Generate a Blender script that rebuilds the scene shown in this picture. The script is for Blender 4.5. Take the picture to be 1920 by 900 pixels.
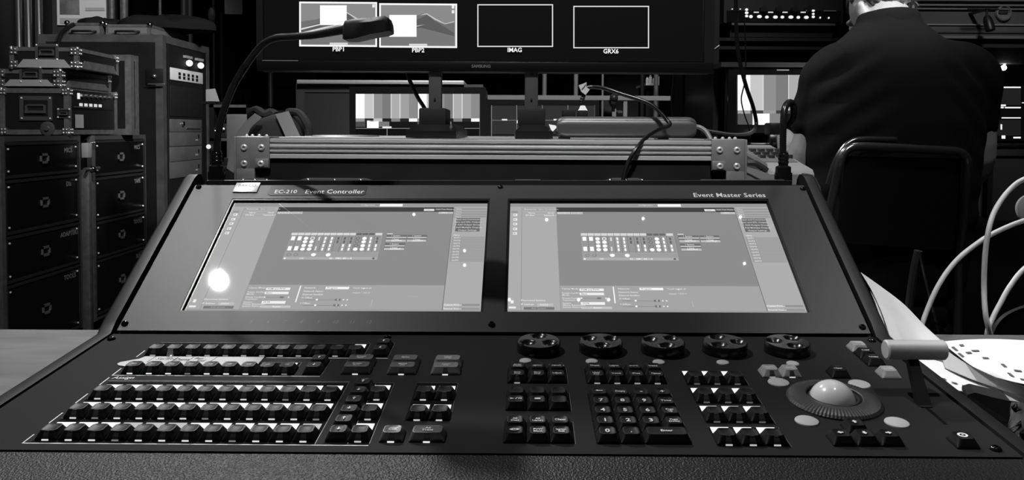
import bpy, bmesh, math, random
from mathutils import Vector, Matrix
random.seed(7)
sc = bpy.context.scene
for o in list(bpy.data.objects): bpy.data.objects.remove(o, do_unlink=True)
COL = sc.collection

# ------------------------------------------------------------------ camera, world, exposure
F = 1462.3; CY = 297.0; TH = 0.035546; RHO = 0.0055; EYE = 1.0
fw = Vector((0, math.cos(TH), -math.sin(TH))); rt0 = Vector((1, 0, 0)); up0 = rt0.cross(fw)
RT = rt0*math.cos(RHO) + up0*math.sin(RHO); UP = up0*math.cos(RHO) - rt0*math.sin(RHO)
cd = bpy.data.cameras.new('camera'); cam = bpy.data.objects.new('camera', cd); COL.objects.link(cam)
cd.sensor_width = 36; cd.lens = 36*F/1920; cd.shift_y = -(450-CY)/1920; cd.clip_start = .05; cd.clip_end = 60
m3 = Matrix((RT, UP, -fw)).transposed()
cam.matrix_world = Matrix.Translation((0, 0, EYE)) @ m3.to_4x4()
sc.camera = cam
w = bpy.data.worlds.new('world'); sc.world = w; w.use_nodes = True
w.node_tree.nodes['Background'].inputs[0].default_value = (1, 1, 1, 1)
w.node_tree.nodes['Background'].inputs[1].default_value = .006
vs = sc.view_settings; vs.view_transform = 'Standard'; vs.look = 'None'; vs.exposure = 0; vs.gamma = 1; vs.use_curve_mapping = False

def lamp(kind, loc, power, size=.05, target=None, cone=60, blend=.6):
    l = bpy.data.lights.new('stage_or_fill_light', kind); l.energy = power
    if kind == 'AREA': l.shape = 'DISK'; l.size = size
    else: l.shadow_soft_size = size
    if kind == 'SPOT': l.spot_size = math.radians(cone); l.spot_blend = blend
    o = bpy.data.objects.new('stage_or_fill_light', l); COL.objects.link(o); o.location = loc
    if target is not None: o.rotation_euler = (Vector(target)-Vector(loc)).to_track_quat('-Z', 'Y').to_euler()
    return o
# the stage lamps overhead: one main lamp upstage, one above left, a few small practicals mirrored in the screens; then fills added to brighten parts of the scene
lamp('SPOT', (-1.6, 4.4, 4.5), 760, .10, (.45, .7, .8), 44, .8)
lamp('SPOT', (-1.843, 1.576, 4.5), 380, .045, (-.3, .9, .8), 55, .8)
lamp('SPOT', (1.0, .55, 4.6), 600, .12, (.73, .84, .75), 14, .7)  # added fill to brighten the papers
lamp('SPOT', (.9, .2, 4.4), 200, .15, (1.15, 2.2, 1.1), 18, .8)       # added fill for the operator's shirt
lamp('SPOT', (.1, -1.0, 4.5), 1200, .2, (0, 1.95, 1.0), 23, .5)  # added front fill on the road case, from the camera side
for x, y, p in ((-.679, 1.957, .12), (-.688, 1.552, .15), (-.368, 1.727, .12), (-.367, 1.639, .14), (.131, 1.908, .18), (.715, 1.903, .2), (1.3, 1.901, .18), (1.295, 1.618, .14), (.305, 1.422, .18), (.48, 1.419, .2), (-.102, 1.429, .18)):
    lamp('POINT', (x, y, 4.5), p, .007)
lamp('SPOT', (1.9, 3.6, 4.6), 60, .15, (1.1, 2.3, 1.3), 40, .9)       # shoulder light on the operator
lamp('SPOT', (1.25, -.2, 3.3), 760, .08, (1.11, 2.33, 1.38), 9, .9)     # added fill onto the operator's nape
lamp('SPOT', (-.2, .4, 4.4), 480, .2, (-2.3, 4.2, 1.0), 45, .9)        # added fill wash on the stacked cases
lamp('SPOT', (1.6, 1.4, 3.4), 800, .15, (-2.05, 4.7, 1.1), 26, .9)     # added cross fill on the rack's open side
lamp('SPOT', (.3, .2, 4.4), 520, .2, (.1, 3.4, 1.1), 36, .9)           # unseen fill for the mid background
lamp('SPOT', (3.5, 4.0, 4.8), 330, .3, (5.5, 8.5, 2.3), 40, .9)       # unseen fill washing the balcony
lamp('SPOT', (-2.2, 3.6, 4.6), 600, .2, (-3.6, 6.6, 2.3), 30, .9)      # unseen fill on the poster
lamp('SPOT', (.6, 3.2, 4.4), 420, .15, (1.0, 5.4, 1.35), 50, .8)          # added fill for the far bench and the standing figure
# ------------------------------------------------------------------ small maths
def ray(px, py):
    return RT*((px-960)/F) + UP*(-(py-CY)/F) + fw
def P(px, py, Y=None, z=None):
    d = ray(px, py); s = Y/d.y if z is None else (z-EYE)/d.z
    return Vector((0, 0, EYE)) + d*s
def sg(v):
    v = v/255.0
    return v/12.92 if v <= .04045 else ((v+.055)/1.055)**2.4

# ------------------------------------------------------------------ materials
MC = {}
def mat(name, g, rough=.5, metal=0, spec=.5, emit=0, bump=None, var=None, coat=0, tex='noise'):
    if name in MC: return MC[name]
    m = bpy.data.materials.new(name); m.use_nodes = True; nt = m.node_tree; b = nt.nodes['Principled BSDF']
    b.inputs['Base Color'].default_value = (g, g, g, 1); b.inputs['Roughness'].default_value = rough
    b.inputs['Metallic'].default_value = metal; b.inputs['Specular IOR Level'].default_value = spec
    b.inputs['Coat Weight'].default_value = coat; b.inputs['Coat Roughness'].default_value = .08
    if emit:
        b.inputs['Emission Color'].default_value = (1, 1, 1, 1); b.inputs['Emission Strength'].default_value = emit
    tc = nt.nodes.new('ShaderNodeTexCoord')
    if var:
        n = nt.nodes.new('ShaderNodeTexNoise'); n.inputs['Scale'].default_value = var[0]; n.inputs['Detail'].default_value = 6
        mp = nt.nodes.new('ShaderNodeMapping'); mp.inputs['Scale'].default_value = var[3] if len(var) > 3 else (1, 1, 1)
        nt.links.new(tc.outputs['Object'], mp.inputs[0]); nt.links.new(mp.outputs[0], n.inputs['Vector'])
        cr = nt.nodes.new('ShaderNodeValToRGB'); e = cr.color_ramp.elements
        e[0].position = .3; e[1].position = .7; a, c = var[1], var[2]
        e[0].color = (a, a, a, 1); e[1].color = (c, c, c, 1)
        nt.links.new(n.outputs['Fac'], cr.inputs[0]); nt.links.new(cr.outputs[0], b.inputs['Base Color'])
    if bump:
        if tex == 'leather':
            n = nt.nodes.new('ShaderNodeTexVoronoi'); n.feature = 'SMOOTH_F1'; n.inputs['Scale'].default_value = bump[0]; out = n.outputs['Distance']
            ns = nt.nodes.new('ShaderNodeTexNoise'); ns.inputs['Scale'].default_value = bump[0]*.5; ns.inputs['Detail'].default_value = 3
            mx = nt.nodes.new('ShaderNodeVectorMath'); mx.operation = 'MULTIPLY_ADD'; mx.inputs[1].default_value = (2, 2, 2)
            nt.links.new(tc.outputs['Object'], ns.inputs['Vector']); nt.links.new(ns.outputs['Color'], mx.inputs[0]); nt.links.new(tc.outputs['Object'], mx.inputs[2])
            nt.links.new(mx.outputs[0], n.inputs['Vector'])
        else:
            n = nt.nodes.new('ShaderNodeTexNoise'); n.inputs['Scale'].default_value = bump[0]; n.inputs['Detail'].default_value = 5; out = n.outputs['Fac']
            nt.links.new(tc.outputs['Object'], n.inputs['Vector'])
        bp = nt.nodes.new('ShaderNodeBump'); bp.inputs['Strength'].default_value = bump[1]; bp.inputs['Distance'].default_value = bump[2] if len(bump) > 2 else .001
        nt.links.new(out, bp.inputs['Height']); nt.links.new(bp.outputs[0], b.inputs['Normal'])
    MC[name] = m; return m
def glow(v, gloss=False):
    """screen tone: v is the display value the photo shows (0-255)"""
    k = 'screen_tone_%d%s' % (v, '_glass' if gloss else '')
    if k in MC: return MC[k]
    return mat(k, .01 if gloss else .002, .017 if gloss else .4, 0, .5 if gloss else .05, emit=sg(v))
plate = mat('powder_coated_plate', .034, .40, .0, .24, bump=(1.6, .25, .0003))
deckm = mat('matte_deck', .024, .6, 0, .03, bump=(1.8, .3, .0003))
leather = mat('grained_palm_rest', .017, .5, 0, .2, bump=(.65, .9, .0008), tex='leather')
rivetm = mat('bright_rivet', .85, .25, .35)
blk = mat('black_plastic', .012, .4, 0, .5)
blkmatte = mat('matte_black', .006, .8, 0, .2)
gloss = mat('gloss_black', .008, .12, 0, .6)
keym = mat('black_key', .007, .5, 0, .22)
keyg = mat('grey_key', .085, .4, 0, .4)
keyl = mat('light_grey_key', .34, .4, 0, .4)
white = mat('white_print', .75, .6)
wcable = mat('white_cable_rubber', .5, .45)
paper = mat('white_paper', .78, .8, var=(14, .70, .80))
paperdark = mat('printed_ink', .10, .8)
alu = mat('brushed_aluminium', .42, .35, .9, .5)
aluD = mat('dull_aluminium', .20, .5, .6, .5, var=(30, .15, .25))
chrome = mat('chrome', .6, .15, 1)
steel = mat('satin_steel', .5, .3, .9)
casep = mat('laminated_panel', .030, .5, 0, .4, var=(8, .006, .011))
cased = mat('dark_laminated_panel', .010, .45, 0, .5)
glassled = mat('smoked_window', .02, .15, 0, .7)
label = mat('grey_label', .32, .6)
rub = mat('black_rubber', .003, .32, 0, .35)

# ------------------------------------------------------------------ mesh builder
class MB:
    def __init__(s): s.v = []; s.f = []; s.m = []; s.mats = []
    def mi(s, m):
        if m not in s.mats: s.mats.append(m)
        return s.mats.index(m)
    def add(s, vs_, fs, m):
        o = len(s.v); s.v += [tuple(v) for v in vs_]; k = s.mi(m)
        for f_ in fs: s.f.append(tuple(i+o for i in f_)); s.m.append(k)
        return s
    def box(s, x0, x1, y0, y1, z0, z1, m, b=0, M=None):
        if b <= 0:
            vs_ = [Vector((x, y, z)) for z in (z0, z1) for y in (y0, y1) for x in (x0, x1)]
            fs = [(0, 2, 3, 1), (4, 5, 7, 6), (0, 1, 5, 4), (2, 6, 7, 3), (0, 4, 6, 2), (1, 3, 7, 5)]
        else:
            bm = bmesh.new(); bmesh.ops.create_cube(bm, size=1)
            for v in bm.verts: v.co = Vector(((x0+x1)/2+v.co.x*(x1-x0), (y0+y1)/2+v.co.y*(y1-y0), (z0+z1)/2+v.co.z*(z1-z0)))
            bmesh.ops.bevel(bm, geom=bm.edges[:], offset=b, segments=2, profile=.5, affect='EDGES')
            bm.verts.index_update(); vs_ = [v.co.copy() for v in bm.verts]; fs = [[v.index for v in f_.verts] for f_ in bm.faces]; bm.free()
        if M is not None: vs_ = [M @ v for v in vs_]
        return s.add(vs_, fs, m)
    def prism(s, pts, axis, a, b, m):
        """pts 2-D outline in the two other axes, extruded along axis from a to b"""
        n = len(pts)
        def mk(p, t):
            return (t, p[0], p[1]) if axis == 'x' else (p[0], t, p[1]) if axis == 'y' else (p[0], p[1], t)
        vs_ = [mk(p, a) for p in pts]+[mk(p, b) for p in pts]
        fs = [(i, (i+1) % n, (i+1) % n+n, i+n) for i in range(n)]+[tuple(range(n))[::-1], tuple(range(n, 2*n))]
        return s.add(vs_, fs, m)
    def loft(s, rings, m, cap0=True, cap1=True, closed=True):
        n = len(rings[0]); vs_ = [p for r in rings for p in r]; fs = []
        for k in range(len(rings)-1):
            for i in range(n if closed else n-1):
                j = (i+1) % n; fs.append((k*n+i, k*n+j, (k+1)*n+j, (k+1)*n+i))
        if cap0: fs.append(tuple(range(n))[::-1])
        if cap1: fs.append(tuple(range((len(rings)-1)*n, len(rings)*n)))
        return s.add(vs_, fs, m)
    def lathe(s, prof, c, m, axis=Vector((0, 0, 1)), n=32):
        q = Vector((0, 0, 1)).rotation_difference(Vector(axis).normalized()); rings = []
        for r, h in prof:
            rings.append([Vector(c)+q @ Vector((max(r, 1e-5)*math.cos(2*math.pi*i/n), max(r, 1e-5)*math.sin(2*math.pi*i/n), h)) for i in range(n)])
        return s.loft(rings, m)
    def cyl(s, a, b, r, m, n=16, r2=None):
        a = Vector(a); b = Vector(b); d = b-a
        return s.lathe([(r, 0), (r if r2 is None else r2, d.length)], a, m, d, n)
    def ball(s, c, r, m, n=16, sc_=(1, 1, 1)):
        rings = []
        for k in range(n//2+1):
            t = math.pi*k/(n//2); rr = max(math.sin(t), 1e-4)
            rings.append([Vector(c)+Vector((r*sc_[0]*rr*math.cos(2*math.pi*i/n), r*sc_[1]*rr*math.sin(2*math.pi*i/n), -r*sc_[2]*math.cos(t))) for i in range(n)])
        return s.loft(rings, m)
    def tube(s, pts, r, m, n=10, smooth=True, rib=None):
        pts = [Vector(p) for p in pts]
        if smooth and len(pts) > 2: pts = spline(pts)
        if rib: pts = resample(pts, rib[0])
        rings = []; t = (pts[1]-pts[0]).normalized(); nrm = t.orthogonal().normalized()
        for i, p in enumerate(pts):
            a = pts[max(i-1, 0)]; b = pts[min(i+1, len(pts)-1)]; t2 = (b-a).normalized()
            nrm = (nrm-t2*nrm.dot(t2)).normalized(); bn = t2.cross(nrm)
            rr = r(i/(len(pts)-1)) if callable(r) else r
            if rib: rr *= (1+rib[1]*(1 if i % 2 else -1))
            rings.append([p+(nrm*math.cos(2*math.pi*k/n)+bn*math.sin(2*math.pi*k/n))*rr for k in range(n)])
        return s.loft(rings, m)
    def text(s, txt, size, M, m, bold=0, align='CENTER', shear=0):
        me = textmesh(txt, size, bold, align, shear)
        return s.add([M @ v.co for v in me.vertices], [tuple(p.vertices) for p in me.polygons], m)
    def build(s, name, parent=None, ang=38, smooth=True, **tags):
        me = bpy.data.meshes.new(name); me.from_pydata(s.v, [], s.f)
        for m in s.mats: me.materials.append(m)
        for p, k in zip(me.polygons, s.m): p.material_index = k
        bm = bmesh.new(); bm.from_mesh(me)
        bmesh.ops.recalc_face_normals(bm, faces=bm.faces[:])
        ca = math.radians(ang)
        for e in bm.edges:
            if len(e.link_faces) == 2 and e.calc_face_angle(0) > ca: e.smooth = False
        for f_ in bm.faces: f_.smooth = smooth
        bm.to_mesh(me); bm.free()
        o = bpy.data.objects.new(name, me); COL.objects.link(o)
        if parent is not None: o.parent = parent
        tag(o, **tags); return o
def spline(pts, k=8):
    out = []
    for i in range(len(pts)-1):
        p0 = pts[max(i-1, 0)]; p1 = pts[i]; p2 = pts[i+1]; p3 = pts[min(i+2, len(pts)-1)]
        for j in range(k):
            t = j/k
            out.append(.5*((2*p1)+(p2-p0)*t+(2*p0-5*p1+4*p2-p3)*t*t+(3*p1-p0-3*p2+p3)*t**3))
    out.append(pts[-1]); return out
def resample(pts, step):
    out = [pts[0]]; acc = 0
    for a, b in zip(pts, pts[1:]):
        L = (b-a).length; d = step-acc
        while d <= L: out.append(a+(b-a)*(d/L)); d += step
        acc = (acc+L) % step
    return out
TX = {}
def textmesh(txt, size, bold, align, shear):
    k = (txt, round(size, 6), bold, align, shear)
    if k in TX: return TX[k]
    cu = bpy.data.curves.new('t', 'FONT'); cu.body = txt; cu.size = size; cu.align_x = align; cu.align_y = 'CENTER'
    cu.offset = bold*size; cu.shear = shear; cu.resolution_u = 2
    ob = bpy.data.objects.new('t', cu); COL.objects.link(ob)
    me = bpy.data.meshes.new_from_object(ob.evaluated_get(bpy.context.evaluated_depsgraph_get()))
    bpy.data.objects.remove(ob); TX[k] = me; return me
def tag(o, label=None, cat=None, group=None, kind=None):
    if label: o['label'] = label
    if cat: o['category'] = cat
    if group: o['group'] = group
    if kind: o['kind'] = kind
    return o
def empty(name, loc=(0, 0, 0), label=None, cat=None, group=None, M=None):
    o = bpy.data.objects.new(name, None); COL.objects.link(o); o.empty_display_size = .05
    if M is not None: o.matrix_world = M
    else: o.location = loc
    return tag(o, label, cat, group)
def T3(x, y, z): return Matrix.Translation((x, y, z))
FRONT = Matrix.Rotation(math.pi/2, 4, 'X')            # text standing upright, facing -Y
SIDE = Matrix.Rotation(math.pi/2, 4, 'Z') @ FRONT     # text facing +X

# ------------------------------------------------------------------ the room
def struct(name, mb, **k): return mb.build(name, kind='structure', **k)
struct('floor', MB().box(-4, 12, -1, 14, -.05, 0, mat('dark_stage_floor', .02, .6, var=(3, .012, .03))))
struct('wall_back', MB().box(-4, 12, 13.0, 13.2, 0, 5, mat('dark_back_wall', .012, .8, var=(2, .008, .016))))
struct('wall_left', MB().box(-4.2, -4, -1, 13, 0, 5, mat('dark_side_wall', .010, .8, var=(2, .008, .014))))

# table
tb = empty('console_table', (0, .8, 0), 'pale streaked table top carrying the control console', 'table')
def rel(o, par): o.parent = par; o.matrix_parent_inverse = par.matrix_world.inverted(); return o
bpy.context.view_layer.update()
TZ = .715
def tbuild(mb, name, par, **k):
    o = mb.build(name, **k); o.parent = par; o.matrix_parent_inverse = Matrix.Translation(-Vector(par.location)); return o
wood = mat('streaked_pale_wood', .2, .6, 0, .25, var=(9, .10, .17, (1, 3.2, 1)))
tbuild(MB().box(-1.25, 1.25, .30, 1.10, TZ-.035, TZ-.0005, wood, .004), 'table_top', tb)
for sx in (-1.15, 1.15):
    for y in (.4, 1.0): tbuild(MB().cyl((sx, y, 0), (sx, y, TZ-.034), .018, steel), 'leg', tb)

# ------------------------------------------------------------------ the control console (built in millimetres of its own deck plane)
M = Matrix(((0.9997842, 0.0190888, -0.0081899, .0087334), (-0.0197376, 0.9959040, -0.0882366, .8632613), (0.0064720, 0.0883792, 0.9960659, .7723082), (0, 0, 0, 1)))
CON = empty('control_console', M=M @ Matrix.Scale(.001, 4), label='x', cat='control console')
CON['label'] = 'large black event control console with two lit screens and many keypads'
TP = .52006; cT, sT = math.cos(TP), math.sin(TP)
def pan(u, v, h=0): return Vector((u, v*cT-h*sT, v*sT+h*cT))
PM = Matrix(((1, 0, 0, 0), (0, cT, -sT, 0), (0, sT, cT, 0), (0, 0, 0, 1)))   # panel frame -> deck frame
def con(mb, name, par=None, **k):
    return mb.build(name, parent=par or CON, **k)
def bot(y): return -55-.0886*y
XL, XR = -458, 391
# body shell
pr = [(-266, bot(-266)), (-266, -2.6), (-1, -2.6)]+[tuple(pan(0, v, -4.6).yz) for v in (3, 268)]+[(262, 128), (285, 100), (292, bot(292))]
con(MB().prism(pr, 'x', XL-2, XR+4, blkmatte), 'body')
# deck plate
dk_ = MB(); dk_.box(XL+2, XR-.5, -265.6, -3, -2.5, 0, deckm)
def line(x0, y0, x1, y1, wd=.55, z=.12, m=white, mb=None):
    a = Vector((x0, y0, z)); b = Vector((x1, y1, z)); d = (b-a).normalized()*wd; n = Vector((-d.y, d.x, 0)); mb.add([a-n, b-n, b+n, a+n], [(0, 1, 2, 3)], m)
con(dk_, 'deck_plate')
pl = MB()
for a in [(-395.5, -254.8, -117, -254.8), (-395.5, -255.3, -395.5, -240), (-395.5, -220, -395.5, -200.5), (-395.5, -181, -395.5, -161), (-395.5, -141.5, -395.5, -124),
          (-395.5, -118.6, -192, -118.6), (-395.5, -119, -395.5, -101.5), (-395.5, -71, -395.5, -53), (-260, -71.5, -134, -71.5)]: line(*a, mb=pl)
line(-393, -131, -160, -131, .25, m=label, mb=pl)
pl.text('Assign', 8.2, T3(-392, -124.5, .15), white, .01, 'LEFT', .25)
con(pl, 'printed_outline')
# key wells
wm = mat('key_well', .003, .9, 0, .1); rim = mat('well_edge', .10, .4)
def well(x0, x1, y0, y1):
    mb = MB(); mb.box(x0, x1, y0, y1, -.2, .06, wm); e = .5
    mb.box(x0-e, x1+e, y1, y1+e, 0, .1, rim); mb.box(x1, x1+e, y0, y1, 0, .1, rim); con(mb, 'key_well')
for yb, x1, x0 in [(-251, -160.5, -390), (-212, -160.5, -390), (-173.6, -160.5, -390), (-116, -220, -390), (-68.6, -160.5, -390)]: well(x0, x1, yb-2, yb+40 if yb < -150 else yb+(39 if yb > -100 else 32))
well(-153.5, -134.5, -252, -134); well(-136, -117, -252, -134); well(-210.5, -191.5, -116, -77); well(-153.5, -134.5, -68.5, -27.5)
well(-95, -56.5, -212, -132.5)
well(-9.8, 47.8, -133, -95); well(65.5, 142, -133, -95); well(-9.8, 47.8, -191.5, -153.5); well(-9.8, 47.8, -250, -212); well(64.5, 141, -250, -154)
for i, yb in enumerate((-251, -211, -173, -133)): well(160, 218, yb-2, yb+32)
# keys -----------------------------------------------------------
def rr(wx, wy, r, z, cx=0, cy=0, k=4):
    out = []
    for q, (sx, sy) in enumerate(((1, 1), (-1, 1), (-1, -1), (1, -1))):
        for i in range(k+1):
            a = math.pi/2*(q+i/k); out.append((cx+sx*(wx/2-r)+r*math.cos(a), cy+sy*(wy/2-r)+r*math.sin(a), z))
    return out
def keymesh(mb, m, wd=18.2, window=True, h=7.0):
    rings = [rr(wd, 18.2, 1, .1), rr(wd, 18.2, 1.2, 1.2), rr(wd-1.6, 16.6, 2.2, 3.0, 0, .2), rr(wd-4.4, 13.6, 3, h-1, 0, .5), rr(wd-5.2, 12.8, 3.1, h, 0, .6), rr(wd-6.2, 12.0, 3.0, h+.1, 0, .6)]
    n = len(rings[0])
    def dish(r, d):
        out = []
        for x, y, z in r: out.append((x, y, z-d*max(0, 1-(x/(wd/2-3.3))**2)))
        return out
    rings += [dish(rr(wd-8.5, 10.4, 2.6, h+.05, 0, .6), .7), dish(rr(wd-12 if wd < 22 else wd-13, 7, 2, h, 0, .6), .95)]
    mb.loft(rings, m, cap0=False)
    return mb
NK = {'n': 0}
def key(name, x, y, m=keym, text=None, win=False, led=0, wd=18.2, tsz=4.2, tcol=None, extra=None, lab=None):
    mb = MB(); keymesh(mb, m, wd)
    o = con(mb, name, ang=30); o.location = (x, y, 0)
    if lab: o['label'] = lab
    if text:
        t = MB(); ls = text.split('/')
        if text in ('/',): ls = [text]
        for i, l in enumerate(ls):
            t.text(l, tsz if len(ls) == 1 else tsz*.8, T3(0, .6+(len(ls)-1)*1.7-i*3.4, 6.7 if wd < 22 else 7.1), tcol or white, .022)
        con(t, 'key_legend', o, smooth=False)
    if extra:
        t = MB(); extra(t); con(t, 'key_legend', o, smooth=False)
    if win:
        t = MB(); # smoked window set into the sloping front face
        t.add([(-2.6, -9.3, .9), (2.6, -9.3, .9), (2.4, -8.2, 3.2), (1.9, -6.1, 6.3), (-1.9, -6.1, 6.3), (-2.4, -8.2, 3.2)], [(0, 1, 2, 5), (5, 2, 3, 4)], winm)
        t.box(-1.8, 1.8, -6.1, -5.6, 6.2, 6.75, ledd)
        t.box(-2.7, 2.7, -9.75, -9.2, .15, 1.25, glow(led) if led else ledd)
        con(t, 'indicator_window', o, smooth=False)
    return o
winm = mat('key_window', .06, .12, 0, .8); ledd = mat('unlit_lens', .35, .4)
def arrow(up, big=1):
    d = 1 if up else -1
    def f_(t):
        c = Vector((0, 1.2, 7.0)); q = lambda x, y: (c.x+x*big, c.y+y*d*big, c.z)
        t.add([q(-.5, -2.4), q(.5, -2.4), q(.5, .4), q(-.5, .4)], [(0, 1, 2, 3)], white); t.add([q(-1.8, .3), q(1.8, .3), q(0, 2.6)], [(0, 1, 2)], white)
    return f_
rowdef = [(-251, 12, 225), (-212, 12, 215), (-173.6, 12, 205), (-116, 9, 235), (-68.6, 12, 160)]
r2 = ['BG', 'x1', 'x2', 'x1', 'x2', 'x3', 'x4', 'x5', 'x6']
for yb, n, led in rowdef:
    for k in range(n):
        key('source_key', -380+19.05*k, yb+9.9, win=True, led=led if (k*7+int(yb)) % 5 else 120, text=(r2[k] if n == 9 else None), tsz=4, tcol=label)
# display strips behind the keys
def strip(x0, x1, y0, y1, v): g = MB(); g.box(x0, x1, y0, y1, .1, .5, glow(v)); con(g, 'display_strip')
for yb, n, led in rowdef[:3]:
    for k in range(12):
        x = -380.8+19.05*k; strip(x-7.8, x+7.8, yb+18, yb+32.3, 185 if (yb == -251 and k in (3, 4, 5, 11)) else 255)
strip(-233, -223, -97, -86, 255); strip(-176, -164, -50, -33, 250)
for yb in (-250, -211, -172): strip(-134, -119, yb+18, yb+32.3, 255)
for x in (-84.5, -65.5):
    for yb in (-211.5, -171.5): strip(x-7.6, x+7.6, yb+18, yb+31, 245)
for yb in (-251, -211, -173, -133):
    for k in range(3): strip(161.5+19.05*k, 176.5+19.05*k, yb+18, yb+31, 255)
for yb in (-250, -211, -172): key('source_key', -126.5, yb+9.5, win=True, led=190)
for x in (-84.5, -65.5):
    for yb in (-211.5, -171.5): key('function_key', x, yb+9.5, win=True, led=200)
for j in range(6): key('arrow_key', -144.2, -240.5+19.05*j, extra=arrow(j % 2 == 1))
for x, y in ((-201, -106), (-144.2, -58.5)):
    key('arrow_key', x, y, extra=arrow(False)); key('arrow_key', x, y+19.05, extra=arrow(True))
for x, m, a, b in ((-158.5, keyg, 'Freeze/layer', 'Freeze/layer'), (-113.5, keyg, 'Sync', 'Match/size'), (-70.5, keyl, 'Layer/swap', 'Layer/mix')):
    mm = keyg if m is keyg else mat('mid_grey_key', .17, .4)
    if x == -158.5: mm = mat('dark_grey_key', .05, .3)
    key('wide_key', x, -105, mm, b, True, 230, 29, 4.4); key('wide_key', x, -86, mm, a, False, 0, 29, 4.4)
key('function_key', -100, -240.5, keyg, 'Cut', True, 245, 19.5, 4.4); key('wide_key', -71.3, -240.3, keyg, 'All/Trans', True, 245, 29, 5)
wl2 = [('Multi/Destn', -.2, -104.5), ('Layout', 19, -104.5), ('Transitn', 38, -104.5), ('Save/Pvw', -.2, -123.5), ('Save/Prst', 19, -123.5), ('Adjust', 38, -123.5),
       ('Dest', 75.6, -104.5), ('Layer', 94.6, -104.5), ('Source', 113.6, -104.5), ('Preset', 132.6, -104.5), ('User/Key', 75.6, -123.5), ('Preset', 94.6, -123.5), ('Cue', 113.6, -123.5), ('Timer', 132.6, -123.5),
       (None, -.6, -163), (None, 18.5, -163), (None, 37.5, -163), (None, -.6, -182), (None, 18.5, -182), (None, 37.5, -182),
       ('All/Dest', -.8, -221.5), ('All/Layers', 18.2, -221.5), ('Clear', 37, -221.5), (None, -.8, -240.5), ('PVW/Black', 18.2, -240.5), ('Capture/Still', 37, -240.5)]
def play(t):
    z = 7.0
    t.add([(-5, -.2, z), (-1.2, 1.0, z), (-5, 2.6, z)], [(0, 1, 2)], white); t.add([(-.8, -.4, z), (0, -.4, z), (1.6, 2.8, z), (.8, 2.8, z)], [(0, 1, 2, 3)], white)
    for x in (2.2, 4): t.add([(x, 0, z), (x+1.1, 0, z), (x+1.1, 2.6, z), (x, 2.6, z)], [(0, 1, 2, 3)], white)
def stop(t): t.add([(-2.6, -.4, 7), (2.6, -.4, 7), (2.6, 2.6, 7), (-2.6, 2.6, 7)], [(0, 1, 2, 3)], white)
def eye(t):
    pts = [(-4.6, 1.2), (-2, 2.9), (0, 3.3), (2, 2.9), (4.6, 1.2), (2, -.5), (0, -.9), (-2, -.5)]
    t.add([(x, y, 7) for x, y in pts], [tuple(range(8))], white)
    t.lathe([(1.5, 0), (1.5, .1)], (0, 1.2, 7), blk, n=14); t.lathe([(.7, 0), (.7, .2)], (0, 1.2, 7), white, n=10)
for i, (tx, x, y) in enumerate(wl2):
    ex = {(-.6, -182): play, (18.5, -182): stop, (-.8, -240.5): eye}.get((x, y))
    key('function_key', x, y, text=tx, extra=ex, win=(y == -123.5 and x != 38 and x != 19), led=150, tsz=4.5)
npd = [['0', '.', None, None], ['1', '2', '3', 'Page/Down'], ['4', '5', '6', 'Page/Up'], ['7', '8', '9', 'Time'], ['<-', 'Copy', '-', '+']]
for j, r in enumerate(npd):
    for i, c in enumerate(r):
        if c is None: continue
        x = 74.3+19.05*i; y = -240.6+19.1*j
        if c == '<-':
            def bk(t): t.add([(-3.6, 1.2, 7), (-1, -.4, 7), (-1, 2.8, 7)], [(0, 1, 2)], white); t.add([(-1, .7, 7), (3.4, .7, 7), (3.4, 1.7, 7), (-1, 1.7, 7)], [(0, 1, 2, 3)], white)
            key('number_key', x, y, extra=bk)
        else: key('number_key', x, y, text=c, tsz=7.8 if len(c) == 1 else 4.5)
key('number_key', 74.3+19.05*2.5, -240.6, text='Enter', wd=37.2, tsz=4.4)
for j, yb in enumerate((-251, -211, -173, -133)):
    for k in range(3): key('display_key', 169.5+19.05*k-.5*j*0, yb+9.3, win=True, led=190 if j == 0 else 90)
key('function_key', 245.4, -107, keyl, 'Modify/Layer', True, 150, 18.2, 3.8); key('function_key', 264.5, -107, keyl, 'Save', True, 190, 18.2, 3.8)
key('function_key', 311, -108.5, keym, 'User', False, 0, 18.2, 4.2)
key('function_key', 358.3, -78.5, keym, 'Undo', False, 0, 18.2, 3.9); key('function_key', 358.3, -59.5, keym, 'Load', False, 0, 18.2, 3.9); key('function_key', 358.3, -40.5, keyl, 'Swap', False, 0, 18.2, 3.9, label)
key('function_key', 358.8, -108.8, keyl, 'Lock', False, 0, 18.2, 3.9)
def arr(a):
    def f_(t):
        R_ = Matrix.Rotation(a, 4, 'Z')
        t.add([T3(0, 1.2, 7) @ R_ @ Vector(v) for v in ((-1, -2.2, 0), (1, -2.2, 0), (1, .2, 0), (-1, .2, 0), (-2.3, .1, 0), (2.3, .1, 0), (0, 2.8, 0))], [(0, 1, 2, 3), (4, 5, 6)], white)
    return f_
for x, y, a in ((260.8, -242, math.pi/2), (279.8, -242, math.pi), (298.8, -242, -math.pi/2), (279.8, -223, 0)): key('arrow_key', x, y, extra=arr(a))
def ring_(t):
    n = 20; r0, r1 = 2.1, 3.6
    vs_ = [(r*math.cos(2*math.pi*i/n)*1.1, 1.2+r*math.sin(2*math.pi*i/n), 7) for r in (r0, r1) for i in range(n)]
    t.add(vs_, [(i, (i+1) % n, (i+1) % n+n, i+n) for i in range(n)], glow(240)); t.lathe([(.8, 0), (.8, .1)], (0, 1.2, 7), glow(240), n=10)
key('function_key', 356, -245, extra=ring_)
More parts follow.
